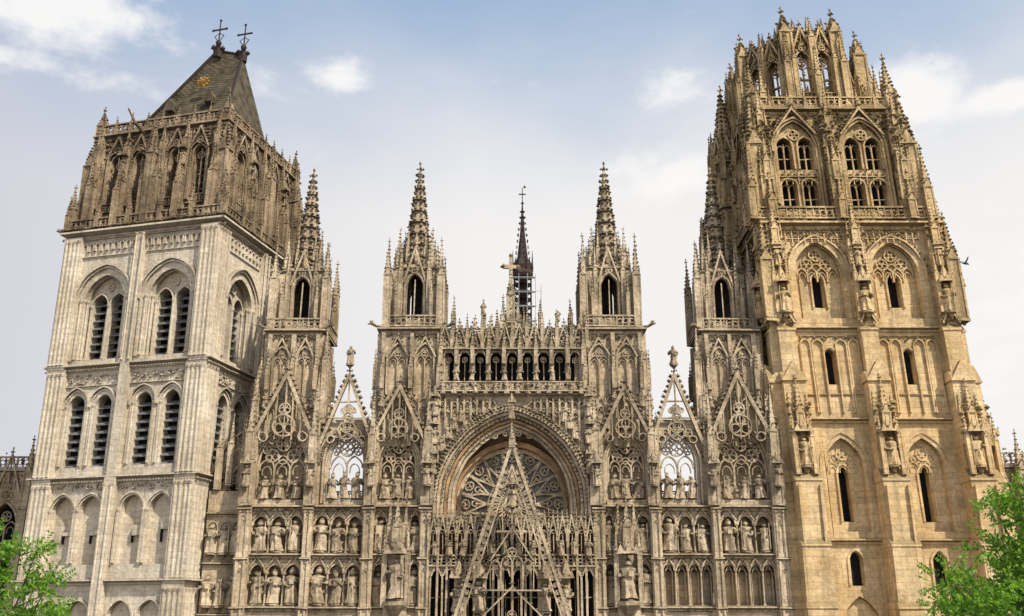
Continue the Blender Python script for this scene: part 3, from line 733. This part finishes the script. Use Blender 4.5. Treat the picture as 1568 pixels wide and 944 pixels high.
for r in ridge:
    lathe(RF,r[0],r[1],[(.4,60.3),(.45,61.1),(.2,61.5),(.3,61.8),(.07,62.1),(.06,64.0)],6,0,6)
    box(RF,r[0]-.65,r[0]+.65,r[1]-.05,r[1]+.05,63.1,63.22,6); crocket(RF,r[0],r[1],64.1,.15,6)
    for k in(-1,1): crocket(RF,r[0]+k*.68,r[1],63.16,.14,6); tube(RF,[(r[0]+k*.1,r[1],62.0),(r[0]+k*.45,r[1],62.5),(r[0],r[1],62.8)],[.05,.05,.04],4,6)
    for k in range(6): crocket(RF,r[0]+math.cos(k*1.05)*.45,r[1]+math.sin(k*1.05)*.45,61.1+.3*(k%2),.26,6)
for p,q in(((-bx*.7,-bx*.7,rz0+2.4),ridge[0]),((bx*.8,-bx*.7,rz0+2.4),ridge[1]),(ridge[0],ridge[1])):
    tube(RF,[p,q],[.13,.13],5,6)
for i in range(26):
    t=(i+.5)/27
    a=Vector((-bx*.7,-bx*.7,rz0+2.4)).lerp(Vector(ridge[0]),t); b=Vector((bx*.8,-bx*.7,rz0+2.4)).lerp(Vector(ridge[1]),t); c=Vector((bx*.8,bx*.7,rz0+2.4)).lerp(Vector(ridge[1]),t)
    tube(RF,[a,b,c],[.025,.025,.025],4,5)
for k in range(9): crocket(RF,1.3+.5*math.cos(k*.7),-3.0,56.6+.38*math.sin(k*.7),.16,8)
lathe(RF,1.3,-3.0,[(.05,56.3),(.34,56.6),(.05,56.9)],6,0,8)
for (x,y,z) in((-1.3,-3.3,53.9),(2.2,-3.1,54.4)):
    prism(RF,[(x-.35,z),(x+.35,z),(x+.35,z+.6),(x,z+1.2),(x-.35,z+.6)],y-.4,y+.9,5)
TH=-math.radians(15)
cxL=-22.05+6.7*(-math.cos(TH))+6.7*(math.sin(-TH)); cyL=70+6.7*math.sin(-TH)+6.7*math.cos(TH)
B2=MB(); B2.merge(B,zscale(TR(),42,.95))
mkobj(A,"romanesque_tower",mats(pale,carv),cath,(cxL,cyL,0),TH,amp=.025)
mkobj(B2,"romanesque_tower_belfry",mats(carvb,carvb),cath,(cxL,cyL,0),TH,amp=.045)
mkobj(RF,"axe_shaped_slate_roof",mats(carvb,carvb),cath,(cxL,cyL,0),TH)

# ============================================================ RIGHT (Butter) TOWER
A=MB();B=MB(); W=6.35
f=MB()
for s in(-1,1):
    l=s*2.85
    x0,x1=sorted((0,s*W))
    wallopen(f,x0,x1,0,14.5,0,.4,[(l,1.4,2,12.0,1.2)],0,0)
    wallopen(f,x0,x1,14.5,18.0,0,.5,[(l,.42,15.0,16.6,.3)],0,1); archband(f,l,15.0,16.6,.56,.3,.12,-.1,.02)
    wallopen(f,x0,x1,18.0,26.4,0,.5,[(l,1.35,18.6,23.0,1.0)],0,None)
    wallopen(f,l-1.36,l+1.36,18.5,25.6,.5,.8,[(l,.36,19.3,22.6,.3)],0,1)
    archband(f,l,19.3,22.6,.5,.3,.12,.38,.55); foil(f,l,24.0,.4,4,.09,.38,.52); tracery(f,l,1.1,22.7,23.2,.9,3,.4,.14,.08)
    for k in range(3): archband(f,l,18.6,23.0,1.38+.17*k,1.0,.12,.2-.14*k,.4-.14*k if k<2 else .04,0,9)
    wallopen(f,x0,x1,26.4,33.2,0,.7,[(l,.36,29.0,31.2,.06)],0,1)
    archband(f,l,29.0,31.2,.5,.06,.12,-.1,.03)
    for d in(-1.75,-.85,.85,1.75): archband(f,l+d,26.9,31.9,.38,.08,.1,-.18,.03,0,4); box(f,l+d-.42,l+d-.36,-.14,.02,26.9,31.8)
    cornice(f,l-2.1,l+2.1,28.3,.15,.12); cornice(f,l-2.1,l+2.1,32.7,.16,.14); encrust(f,l-2.1,l+2.1,32.3,32.6,-.06,34,.1)
    wallopen(f,x0,x1,33.2,41.4,0,.6,[(l,1.75,34.0,37.6,.8)],0,None)
    wallopen(f,l-1.76,l+1.76,33.9,40.6,.6,.7,[(l,.42,35.0,37.0,.3)],0,1)
    tracery(f,l,1.5,37.0,37.8,.7,4,.38,.26,.11); archband(f,l,35,37.0,.55,.3,.12,.46,.62)
    for k in range(4): archband(f,l,34.0,37.6,1.75+.17*k,.8,.13,.3-.16*k,.5-.16*k if k<3 else .04,0,10)
    for p in archpts(l,37.6,2.45,.8,8): crocket(f,p[0],-.15,p[1],.14)
    box(f,l-1.4,l-1.3,.5,.62,34,37.5); box(f,l+1.3,l+1.4,.5,.62,34,37.5)
    encrust(f,l-2.2,l+2.2,40.4,41.2,-.06,80,.14)
    panelling(f,l-2.2,l+2.2,39.9,41.0,-.02,9,.14)
    cornice(f,l-2.2,l+2.2,40.3,.2,.16)
for x in(-W+.35,0,W-.35):
    buttress(f,x,[(0,13.6,2.0,.98),(14.6,17.6,1.85,.95),(18.4,22.0,1.65,.9),(22.6,29.2,1.15,.8),(30.6,33.0,.8,.62),(33.0,36.5,.65,.52),(36.5,41.2,.42,.45)],0,0)
    for dx in(-.62,.62): pinnacle(f,x+dx,-1.6,22.3,.28,2.6,1.6,6); pinnacle(f,x+dx,-1.2,24.5,.26,1.8,1.5,5)
    statue(f,x,-1.5,22.9,2.1,True,True); pinnacle(f,x,-1.35,25.6,.5,1.0,2.2,7)
    encrust(f,x-.8,x+.8,24.8,27.4,-1.3,40,.18)
    for dx in(-.72,.72): box(f,x+dx-.07,x+dx+.07,-1.86,-1.7,12,21.6)
    prism(f,[(x-.9,29.0),(x+.9,29.0),(x,30.5)],-1.3,-.0)
    statue(f,x,-1.05,34.2,2.0,True,True); 
    for dx in(-.5,.5): pinnacle(f,x+dx,-.9,34.2,.24,3.0,1.6,6); pinnacle(f,x+dx,-.6,37.4,.24,2.4,1.5,5)
    statue(f,x,-.75,37.9,1.4,True,True)
    pinnacle(f,x,-.65,39.2,.5,1.6,2.4,8); pinnacle(f,x,-.35,40.0,.4,2.2,2.2,6)
    gable(f,x,33.4,34.6,.6,-1.0,.2,.13,5,0,.25,False,.12)
    encrust(f,x-.6,x+.6,33.2,41,-.65,90,.18)
for z,p in((18.1,.35),(26.5,.4),(33.3,.35)): cornice(f,-W,W,z,.35,p)
for a in range(4): A.merge(f,TR(math.sin(a*math.pi/2)*W,-math.cos(a*math.pi/2)*W,0,a*math.pi/2))
sqcornice(A,W,41.6,.6,.6)
U=5.6; ox=-.55; g=MB()
balustrade(g,-6.7,6.7,41.8,42.8,-1.15,.16,.5)
ops=[]
for s in(-1,1):
    for d in(-.82,.82): ops.append((s*2.65+d,.58,46.4,48.3,.35))
wallopen(g,-U,U,45.6,51.4,0,.8,ops,0,1)
wallopen(g,-U,U,41.4,45.6,0,.8,[(o[0],.58,42.9,44.9,.06) for o in ops],0,1)
for o in ops:
    for zb,zs,c in((46.4,48.3,.35),(42.9,44.9,.06)):
        archband(g,o[0],zb,zs,.66,c,.13,-.18,.02); box(g,o[0]-.05,o[0]+.05,.15,.3,zb,zs+.4)
        archband(g,o[0]-.27,zs-.2,zs-.1,.25,.2,.06,.15,.3,0,4); archband(g,o[0]+.27,zs-.2,zs-.1,.25,.2,.06,.15,.3,0,4)
        box(g,o[0]-.55,o[0]+.55,.17,.28,(zb+zs)/2,(zb+zs)/2+.08)
for s in(-1,1):
    l=s*2.65
    for k in range(2): archband(g,l,42.5,48.2,1.62+.2*k,.9,.15,-.34-.12*k,.02,0,9)
    foil(g,l,49.3,.42,4,.1,-.25,.02)
    gable(g,l,49.2,51.5,1.7,-.6,.25,.15,10,0,.45,False,.16)
    cornice(g,l-1.6,l+1.6,45.8,.3,.22); panelling(g,l-1.5,l+1.5,45.1,46.2,-.02,6,.14)
encrust(g,-U,U,49.9,51.3,-.1,220,.16); encrust(g,-U,U,41.8,42.6,-.06,60,.13)
for x in(-5.3,-.0,5.3):
    buttress(g,x,[(41.5,45.5,1.1,.5),(46.0,49.0,.8,.42),(49.4,51.2,.5,.36)],0)
    for dx in(-.42,.42): pinnacle(g,x+dx,-1.0,43.4,.26,3.0,1.8,6); pinnacle(g,x+dx,-.7,47.4,.24,2.2,1.6,6)
    pinnacle(g,x,-1.0,45.0,.5,1.6,2.0,7); pinnacle(g,x,-.65,48.8,.42,2.0,2.2,7); pinnacle(g,x,-1.25,41.7,.5,1.5,2.0,6)
    encrust(g,x-.6,x+.6,42,51,-.85,110,.19)
balustrade(g,-5.9,5.9,51.8,52.7,-.25,.16,.5)
for x in(-4.2,-2.8,-1.4,1.4,2.8,4.2): pinnacle(g,x,-.2,51.6,.24,.8,.9,4)
for a in range(4): B.merge(g,TR(ox+math.sin(a*math.pi/2)*U,-math.cos(a*math.pi/2)*U,0,a*math.pi/2))
sqcornice(B,U,51.7,.5,.45,0,ox,0)
box(B,ox-5.3,ox+5.3,-5.3,5.3,50.9,51.5)
for sx in(-1,1):
    for sy in(-1,1):
        x,y=ox+sx*5.95,sy*5.95
        pinnacle(B,x,y,41.6,1.15,6.6,3.6,10); pinnacle(B,ox+sx*5.5,sy*5.5,50.8,.8,2.2,2.8,8)
        pinnacle(B,ox+sx*6.7,sy*6.7,41.7,.6,2.6,2.8,8); pinnacle(B,sx*6.9,sy*6.9,33.5,.8,4.8,3.4,9)
        for k in(0,1):
            xx,yy=(ox+sx*5.2,sy*6.4) if k else (ox+sx*6.5,sy*5.1); pinnacle(B,xx,yy,45.0,.4,2.6,2.6,7); 
            xx,yy=(ox+sx*4.6,sy*5.5) if k else (ox+sx*5.5,sy*4.6); pinnacle(B,xx,yy,51.0,.4,2.2,2.2,6)
R=5.35; ap=R*math.cos(math.pi/8); hwf=R*math.sin(math.pi/8)
o8=MB()
wallopen(o8,-hwf,hwf,51.5,59.0,0,.7,[(d,.55,53.6,56.6,.5) for d in(-.82,.82)],0,None,6,rear=True)
for d in(-.82,.82):
    archband(o8,d,53.6,56.6,.62,.5,.14,-.2,.02); box(o8,d-.05,d+.05,.15,.3,53.4,57.4); foil(o8,d,56.7,.36,3,.08,.12,.3)
    archband(o8,d-.26,55.6,55.8,.26,.2,.07,.14,.3,0,4); archband(o8,d+.26,55.6,55.8,.26,.2,.07,.14,.3,0,4)
    gable(o8,d,57.4,59.8,.82,-.35,.25,.15,8,0,.4,True,.16); box(o8,d-.5,d+.5,.1,.3,54.9,55.05)
    balustrade(o8,d-.6,d+.6,52.9,53.6,-.2,.14,.3)
balustrade(o8,-hwf,hwf,59.0,59.8,.1,.16,.4); pinnacle(o8,0,-.45,54.5,.45,4.2,1.8,8); pinnacle(o8,0,-.7,51.6,.5,3.2,2.4,8)
for x in(-1.65,1.65): pinnacle(o8,x,-.4,52.2,.34,4.5,2.2,8)
encrust(o8,-hwf,hwf,57.4,59.4,-.12,110,.18); encrust(o8,-hwf,hwf,51.8,53.4,-.06,40,.14); encrust(o8,-hwf,hwf,53.4,57.4,-.06,40,.13)
for x in(-1.2,0,1.2): pinnacle(o8,x,.15,59.6,.26,.4,.8,5)
hz_={0:1.0,1:.55,2:.95,3:.9,4:.6,5:.8,6:.85,7:.93}
for k in range(8):
    a=k*math.pi/4; ks=hz_[k]
    B.merge(o8,zscale(TR(ox+math.sin(a)*ap,-math.cos(a)*ap,0,a),51.5,ks*.97))
    b=a+math.pi/8; x,y=ox+math.sin(b)*R,-math.cos(b)*R; kk=max(hz_[k],hz_[(k+1)%8])*.94
    pinnacle(B,x,y,51.5,.9,8.0*kk,1.6,8); pinnacle(B,ox+math.sin(b)*(R+.6),-math.cos(b)*(R+.6),51.6,.5,4.4,2.6,9)
    pinnacle(B,ox+math.sin(b)*(R+.4),-math.cos(b)*(R+.4),56.0,.4,2.2*kk,1.6,7)
lathe(B,ox,.6,[(2.4,51.5),(2.4,55.6),(1.0,56.6)],8,.39)
cxR,cyR=26.35,70.2+W
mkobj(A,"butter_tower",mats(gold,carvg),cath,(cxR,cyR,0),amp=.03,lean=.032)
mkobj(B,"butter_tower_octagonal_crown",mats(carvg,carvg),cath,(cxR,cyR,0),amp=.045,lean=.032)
# polygonal stair turret and outer buttress on the inner flank of the tower
T=MB()
def polyturret(cx,cy,r,z0,z1,zt):
    lathe(T,cx,cy,[(r,z0),(r,z1)],8,.39)
    z=z0+3
    while z<z1:
        lathe(T,cx,cy,[(r,z-.3),(r+.22,z-.1),(r+.22,z+.05),(r,z+.2)],8,.39); z+=4.1
    for k in range(8):
        a=k*math.pi/4; pf_=MB(); hw2=r*math.sin(math.pi/8)
        zz=z0+3.4
        while zz<z1-1: panelling(pf_,-hw2,hw2,zz,min(zz+3.3,z1-.3),0,2,.14); zz+=4.1
        gable(pf_,0,z1-.4,z1+1.6,hw2,-.15,.2,.12,5,0,.3,False,.13)
        encrust(pf_,-hw2,hw2,z1-2,z1,-.08,14,.15)
        T.merge(pf_,TR(cx+math.sin(a)*r*.925,cy-math.cos(a)*r*.925,0,a))
        b=a+.39; pinnacle(T,cx+math.sin(b)*(r+.1),cy-math.cos(b)*(r+.1),z1-2.4,.36,2.4,1.8,6)
        for i in range(14):
            t=(i+.5)/14; q=r*.8*(1-t)+.12; crocket(T,cx+q*math.sin(b),cy-q*math.cos(b),z1+(zt-z1)*t,.2*(1.1-.5*t))
    lathe(T,cx,cy,[(r*.8,z1),(.08,zt)],8,.39); finial(T,cx,cy,zt,.45)
polyturret(18.2,77.3,1.15,14,50.5,56.8)
polyturret(17.0,78.6,.85,14,43.5,48.5)
polyturret(18.9,73.6,.7,26,36.5,41.0)
pinnacle(T,17.6,75.2,30,.7,8.0,4.0,10); pinnacle(T,18.6,72.6,30,.6,5.5,3.5,9)
for z in (44,47.5): pinnacle(T,19.2,75.6,z,.5,3.0,2.5,7)
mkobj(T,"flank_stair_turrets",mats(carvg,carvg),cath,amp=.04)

# ============================================================ link walls and side wings
K=MB()
def wing(x0,x1,y,ztop):
    n=max(1,int((x1-x0)/3.4)); st=(x1-x0)/n
    wallopen(K,x0,x1,0,ztop,y,.7,[(x0+st*(i+.5),st*.28,4,ztop-4.5,st*.25) for i in range(n)],0,1)
    for i in range(n):
        cx=x0+st*(i+.5); archband(K,cx,4,ztop-4.5,st*.31,st*.25,.16,y-.15,y+.05)
        tracery(K,cx,st*.26,4,ztop-4.6,st*.22,2,y+.3,.15,.09)
        gable(K,cx,ztop-2.8,ztop+1.2,st*.36,y-.3,.2,.14,7,0,.35,True,.1)
        panelling(K,cx-st*.4,cx+st*.4,ztop-1.6,ztop-.5,y-.02,6,.12)
    for i in range(n+1):
        x=x0+st*i; box(K,x-.35,x+.35,y-1.0,y+.02,0,ztop-3.5); pinnacle(K,x,y-.6,ztop-3.6,.6,3.2,2.6,6)
    cornice(K,x0,x1,ztop,.4,.3,y); balustrade(K,x0,x1,ztop+.1,ztop+1.1,y-.2,.15,.5)
    encrust(K,x0,x1,ztop-.4,ztop+1.4,y-.2,int((x1-x0)*8),.13)
    box(K,x0,x1,y+.75,y+10,0,ztop-.2,0)
wing(-62,-36.6,84,25.0); wing(34.5,62,82,25.0)
x0,x1=-21.4,-18.7
wallopen(K,x0,x1,0,21.5,71.2,.6,[(-20.05,.85,2,8,.7)],0,1)
box(K,x0,x1,71.9,74,0,21.2,0)
for z in(13.2,16.6,20.0): cornice(K,x0,x1,z,.3,.3,71.2)
for i in range(3): statue(K,x0+.5+i*.85,71.0,17.2,1.9,True,False); archband(K,x0+.5+i*.85,17.0,18.9,.36,.2,.08,71.05,71.2)
for i in range(3): statue(K,x0+.5+i*.85,71.0,13.7,1.9,True,False)
for k,(xx,zz) in enumerate(((-20.9,21.6),(-20.1,21.9),(-19.3,21.6))): pinnacle(K,xx,71.2,zz,.35,3.0,2.0,6)
for r in(2.2,2.9,3.5): 
    ribbon(K,[(-18.6-r*math.cos(t)*.95,20.2+1.7*r*math.sin(t)) for t in np.linspace(0,math.pi/2,10)],.2,71.8,72.2,0)
for t in np.linspace(.15,1.4,6): 
    ribbon(K,[(-18.6-2.2*math.cos(t)*.95,20.2+1.7*2.2*math.sin(t)),(-18.6-3.5*math.cos(t)*.95,20.2+1.7*3.5*math.sin(t))],.1,71.85,72.1,0)
    foil(K,-18.6-2.55*math.cos(t),20.2+1.7*2.55*math.sin(t),.32,4,.08,71.85,72.1)
foil(K,-19.9,21.8,.9,6,.12,71.85,72.1)
box(K,18.8,20.3,72.4,75,0,30,0); box(K,-19,-18.2,74,80,0,24,0)
for z in(20,26): cornice(K,18.8,20.3,z,.3,.3,72.4)
for z in (20.4,26.3): pinnacle(K,19.4,72.0,z,.6,3.0,2.6,6)
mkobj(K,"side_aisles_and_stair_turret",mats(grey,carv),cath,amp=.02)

# ============================================================ ground
gm=plain("stone_paving",(.26,.24,.21),.9,var=.25,scale=.6)
g=MB(); g.add([(-600,-600,0),(600,-600,0),(600,900,0),(-600,900,0)],[(0,1,2,3)]); mkobj(g,"ground",[gm])

# ============================================================ trees
def leafmat():
    M=bpy.data.materials.new("leaves"); M.use_nodes=True; nt=M.node_tree;N=nt.nodes;L=nt.links
    bs=N["Principled BSDF"]; bs.inputs["Roughness"].default_value=.5
    oi=N.new("ShaderNodeNewGeometry"); r=N.new("ShaderNodeValToRGB"); L.new(oi.outputs["Random Per Island"],r.inputs[0])
    r.color_ramp.elements[0].color=(.05,.15,.012,1); r.color_ramp.elements[1].color=(.24,.38,.035,1)
    L.new(r.outputs[0],bs.inputs["Base Color"])
    tr=N.new("ShaderNodeBsdfTranslucent"); 
    m2=N.new("ShaderNodeMixRGB"); m2.blend_type='MULTIPLY'; m2.inputs[0].default_value=1; m2.inputs[2].default_value=(1.6,1.9,.8,1); L.new(r.outputs[0],m2.inputs[1]); L.new(m2.outputs[0],tr.inputs[0])
    mx=N.new("ShaderNodeMixShader"); mx.inputs[0].default_value=.4; L.new(bs.outputs[0],mx.inputs[1]); L.new(tr.outputs[0],mx.inputs[2])
    L.new(mx.outputs[0],N["Material Output"].inputs[0]); return M
lm=leafmat(); bark=plain("bark",(.09,.065,.045),.95,var=.4,scale=8)
def tree(name,x,y,zc,r,h0,seed,extra=()):
    rs=random.Random(seed); npr=np.random.RandomState(seed)
    t=MB(); tube(t,[(x,y,0),(x+.1,y,h0*.5),(x,y+.1,h0),(x,y,zc)],[.34,.27,.2,.1],10)
    clumps=[]
    for i in range(48+len(extra)):
        while True:
            d=Vector((rs.uniform(-1,1),rs.uniform(-1,1),rs.uniform(-.75,1)))
            if .2<d.length<1: break
        d=d.normalized()*(d.length**.4)
        rr=r*rs.uniform(.6,1.12)
        e=Vector((x,y,zc))+Vector((d.x*rr,d.y*rr,d.z*rr*.85)); s=Vector((x,y,rs.uniform(h0,zc)))
        if i>=48: e=Vector(extra[i-48])
        mid=s.lerp(e,.5)+Vector((rs.uniform(-.3,.3),rs.uniform(-.3,.3),.25))
        tube(t,[s,mid,e],[.08,.045,.012],5)
        clumps.append((e,rs.uniform(.35,.62)*r/3)); 
        if rs.random()<.6: clumps.append((mid.lerp(e,.5),rs.uniform(.3,.55)*r/3))
    P=[];
    for e,cr in clumps:
        for k in range(int(34*cr/.5)):
            d=npr.normal(size=3); d/=np.linalg.norm(d); o=np.array(e)+d*cr*npr.uniform(.1,1.05)*np.array([1.15,1.15,.55])
            dirv=d*.7+npr.normal(size=3)*.5+np.array([0,0,.15]); dirv/=np.linalg.norm(dirv)
            side=np.cross(dirv,npr.normal(size=3)); side/=np.linalg.norm(side)
            for j in range(7):
                base=o+dirv*.06*j
                for sg in(-1,1):
                    l=.115*npr.uniform(.7,1.25); ax=(side*sg+dirv*.5); ax/=np.linalg.norm(ax); nrm=np.cross(ax,npr.normal(size=3)); nrm/=np.linalg.norm(nrm)
                    P.append([base,base+ax*l*.5+nrm*l*.26,base+ax*l,base+ax*l*.5-nrm*l*.26])
    P=np.array(P).reshape(-1,3); n=len(P)//4
    me=bpy.data.meshes.new("foliage"); me.vertices.add(len(P)); me.vertices.foreach_set("co",P.ravel())
    me.loops.add(n*4); me.loops.foreach_set("vertex_index",np.arange(n*4)); me.polygons.add(n); me.polygons.foreach_set("loop_start",np.arange(n)*4)
    me.update(calc_edges=True); me.materials.append(lm)
    root=bpy.data.objects.new(name,None); bpy.context.collection.objects.link(root)
    fo=bpy.data.objects.new("foliage",me); bpy.context.collection.objects.link(fo); fo.parent=root
    mkobj(t,"trunk_and_limbs",[bark],root)
tree("tree",-13.0,25,11.9,2.5,5.5,3,[(-11.9,24.5,13.5),(-11.4,24.6,13.9),(-12.2,24.2,14.0),(-11.2,25,13.2),(-12.4,24,13.3)])
tree("tree",13.8,25,12.2,3.2,5.5,8,[(11.9,25,15.0),(12.5,24.6,15.3),(12.3,24.4,14.6),(11.8,25,14.0),(12.8,24.6,15.1),(10.6,24.6,13.2),(10.3,24.8,12.7),(10.9,24.5,12.8)])

# bird
b=MB()
tube(b,[(-.24,0,0),(-.1,0,.02),(.05,0,.03),(.16,0,.03),(.24,0,.0)],[.01,.05,.06,.035,.008],8)
b.add([(.06,0,.05),(-.06,0,.05),(-.2,-.34,.24),(-.02,-.2,.2),(.06,0,.05),(-.06,0,.05),(-.2,.34,.24),(-.02,.2,.2)],[(0,1,2,3),(4,5,6,7)])
b.add([(-.2,0,.01),(-.38,-.07,.0),(-.38,.07,.0)],[(0,1,2)])
mkobj(b,"bird",[plain("bird_feathers",(.05,.05,.055),.8)],None,(20.45,42.2,27.8),.5)

# ============================================================ light
el=math.radians(48); az=math.radians(138)
Sd=Vector((math.sin(az)*math.cos(el),math.cos(az)*math.cos(el),math.sin(el)))
sl=bpy.data.lights.new("sun","SUN"); sl.energy=4.9; sl.angle=math.radians(.7); sl.color=(1,.92,.79)
so=bpy.data.objects.new("sun",sl); bpy.context.collection.objects.link(so); so.rotation_euler=Sd.to_track_quat('Z','Y').to_euler(); so.location=(40,-40,90)
w=bpy.data.worlds.new("World"); bpy.context.scene.world=w; w.use_nodes=True; nt=w.node_tree;N=nt.nodes;L=nt.links
bg=N["Background"]; bg.inputs[1].default_value=.14
sk=N.new("ShaderNodeTexSky"); sk.sky_type='NISHITA'; sk.sun_disc=False; sk.sun_elevation=el; sk.sun_rotation=az; sk.air_density=1.2; sk.dust_density=1.5
tc=N.new("ShaderNodeTexCoord"); sp=N.new("ShaderNodeSeparateXYZ"); L.new(tc.outputs["Generated"],sp.inputs[0])
def mth(op,a,b=None,clamp=False):
    x=N.new("ShaderNodeMath"); x.operation=op; x.use_clamp=clamp
    for i,v in enumerate((a,b)):
        if v is None: continue
        if isinstance(v,(int,float)): x.inputs[i].default_value=v
        else: L.new(v,x.inputs[i])
    return x.outputs[0]
azn=mth('MULTIPLY',mth('ARCTAN2',sp.outputs[0],sp.outputs[1]),57.2958); eln=mth('MULTIPLY',mth('ARCSINE',sp.outputs[2]),57.2958)
cb=N.new("ShaderNodeCombineXYZ"); L.new(azn,cb.inputs[0]); L.new(mth('MULTIPLY',eln,1.7),cb.inputs[1])
nz=N.new("ShaderNodeTexNoise"); nz.inputs["Scale"].default_value=.3; nz.inputs["Detail"].default_value=7; nz.inputs["Roughness"].default_value=.6; L.new(cb.outputs[0],nz.inputs["Vector"])
nz2=N.new("ShaderNodeTexNoise"); nz2.inputs["Scale"].default_value=.06; nz2.inputs["Detail"].default_value=4; L.new(cb.outputs[0],nz2.inputs["Vector"])
tot=None
for (a,e,sa,se,k) in((-29,31.6,9,2.8,1.15),(-11.1,30.7,2.6,1.2,1.15),(-17,29.5,5,1.2,.6),(24.6,27.8,3.6,2.6,1.3),(29,26.7,4.2,1.1,1.25),(9.3,25.2,4.5,2.0,1.0),(10.8,29.9,2.8,1.6,.95),(-30,28.6,9,1.2,.6),(30,14,9,8,.9)):
    dx=mth('DIVIDE',mth('SUBTRACT',azn,a),sa); dy=mth('DIVIDE',mth('SUBTRACT',eln,e),se)
    d=mth('SQRT',mth('ADD',mth('MULTIPLY',dx,dx),mth('MULTIPLY',dy,dy)))
    v=mth('MULTIPLY',mth('SUBTRACT',1.25,d,True),k)
    tot=v if tot is None else mth('MAXIMUM',tot,v)
cl=mth('ADD',mth('MULTIPLY',tot,.9),mth('MULTIPLY',mth('SUBTRACT',nz.outputs[0],.5),1.9))
mr=N.new("ShaderNodeMapRange"); mr.interpolation_type='SMOOTHSTEP'; mr.inputs[1].default_value=.2; mr.inputs[2].default_value=1.05; mr.inputs[4].default_value=.95; L.new(cl,mr.inputs[0])
hz=N.new("ShaderNodeMapRange"); hz.interpolation_type='SMOOTHSTEP'; hz.inputs[1].default_value=38; hz.inputs[2].default_value=21; hz.inputs[3].default_value=.06; hz.inputs[4].default_value=1
L.new(mth('ADD',eln,mth('MULTIPLY',mth('SUBTRACT',nz2.outputs[0],.5),10)),hz.inputs[0])
hr=N.new("ShaderNodeMapRange"); hr.inputs[1].default_value=-34; hr.inputs[2].default_value=-2; L.new(azn,hr.inputs[0])
hc=N.new("ShaderNodeMixRGB"); hc.inputs[1].default_value=(4.4,4.45,5.0,1); hc.inputs[2].default_value=(6.5,6.35,6.25,1); L.new(hr.outputs[0],hc.inputs[0])
m0=N.new("ShaderNodeMixRGB"); m0.inputs[0].default_value=.7; L.new(sk.outputs[0],m0.inputs[1]); m0.inputs[2].default_value=(2.5,3.7,5.4,1)
m1=N.new("ShaderNodeMixRGB"); L.new(hz.outputs[0],m1.inputs[0]); L.new(m0.outputs[0],m1.inputs[1]); L.new(hc.outputs[0],m1.inputs[2])
m2=N.new("ShaderNodeMixRGB"); L.new(mr.outputs[0],m2.inputs[0]); L.new(m1.outputs[0],m2.inputs[1]); m2.inputs[2].default_value=(6.9,6.8,6.7,1)
L.new(m2.outputs[0],bg.inputs[0])

# ============================================================ camera
cd=bpy.data.cameras.new("camera"); cd.sensor_width=36; cd.lens=35.1; cd.clip_end=3000
co=bpy.data.objects.new("camera",cd); bpy.context.collection.objects.link(co); co.location=(0,0,12); co.rotation_euler=(math.radians(108),0,0)
sc=bpy.context.scene; sc.camera=co
sc.view_settings.view_transform='Standard'; sc.view_settings.look='None'; sc.view_settings.exposure=0
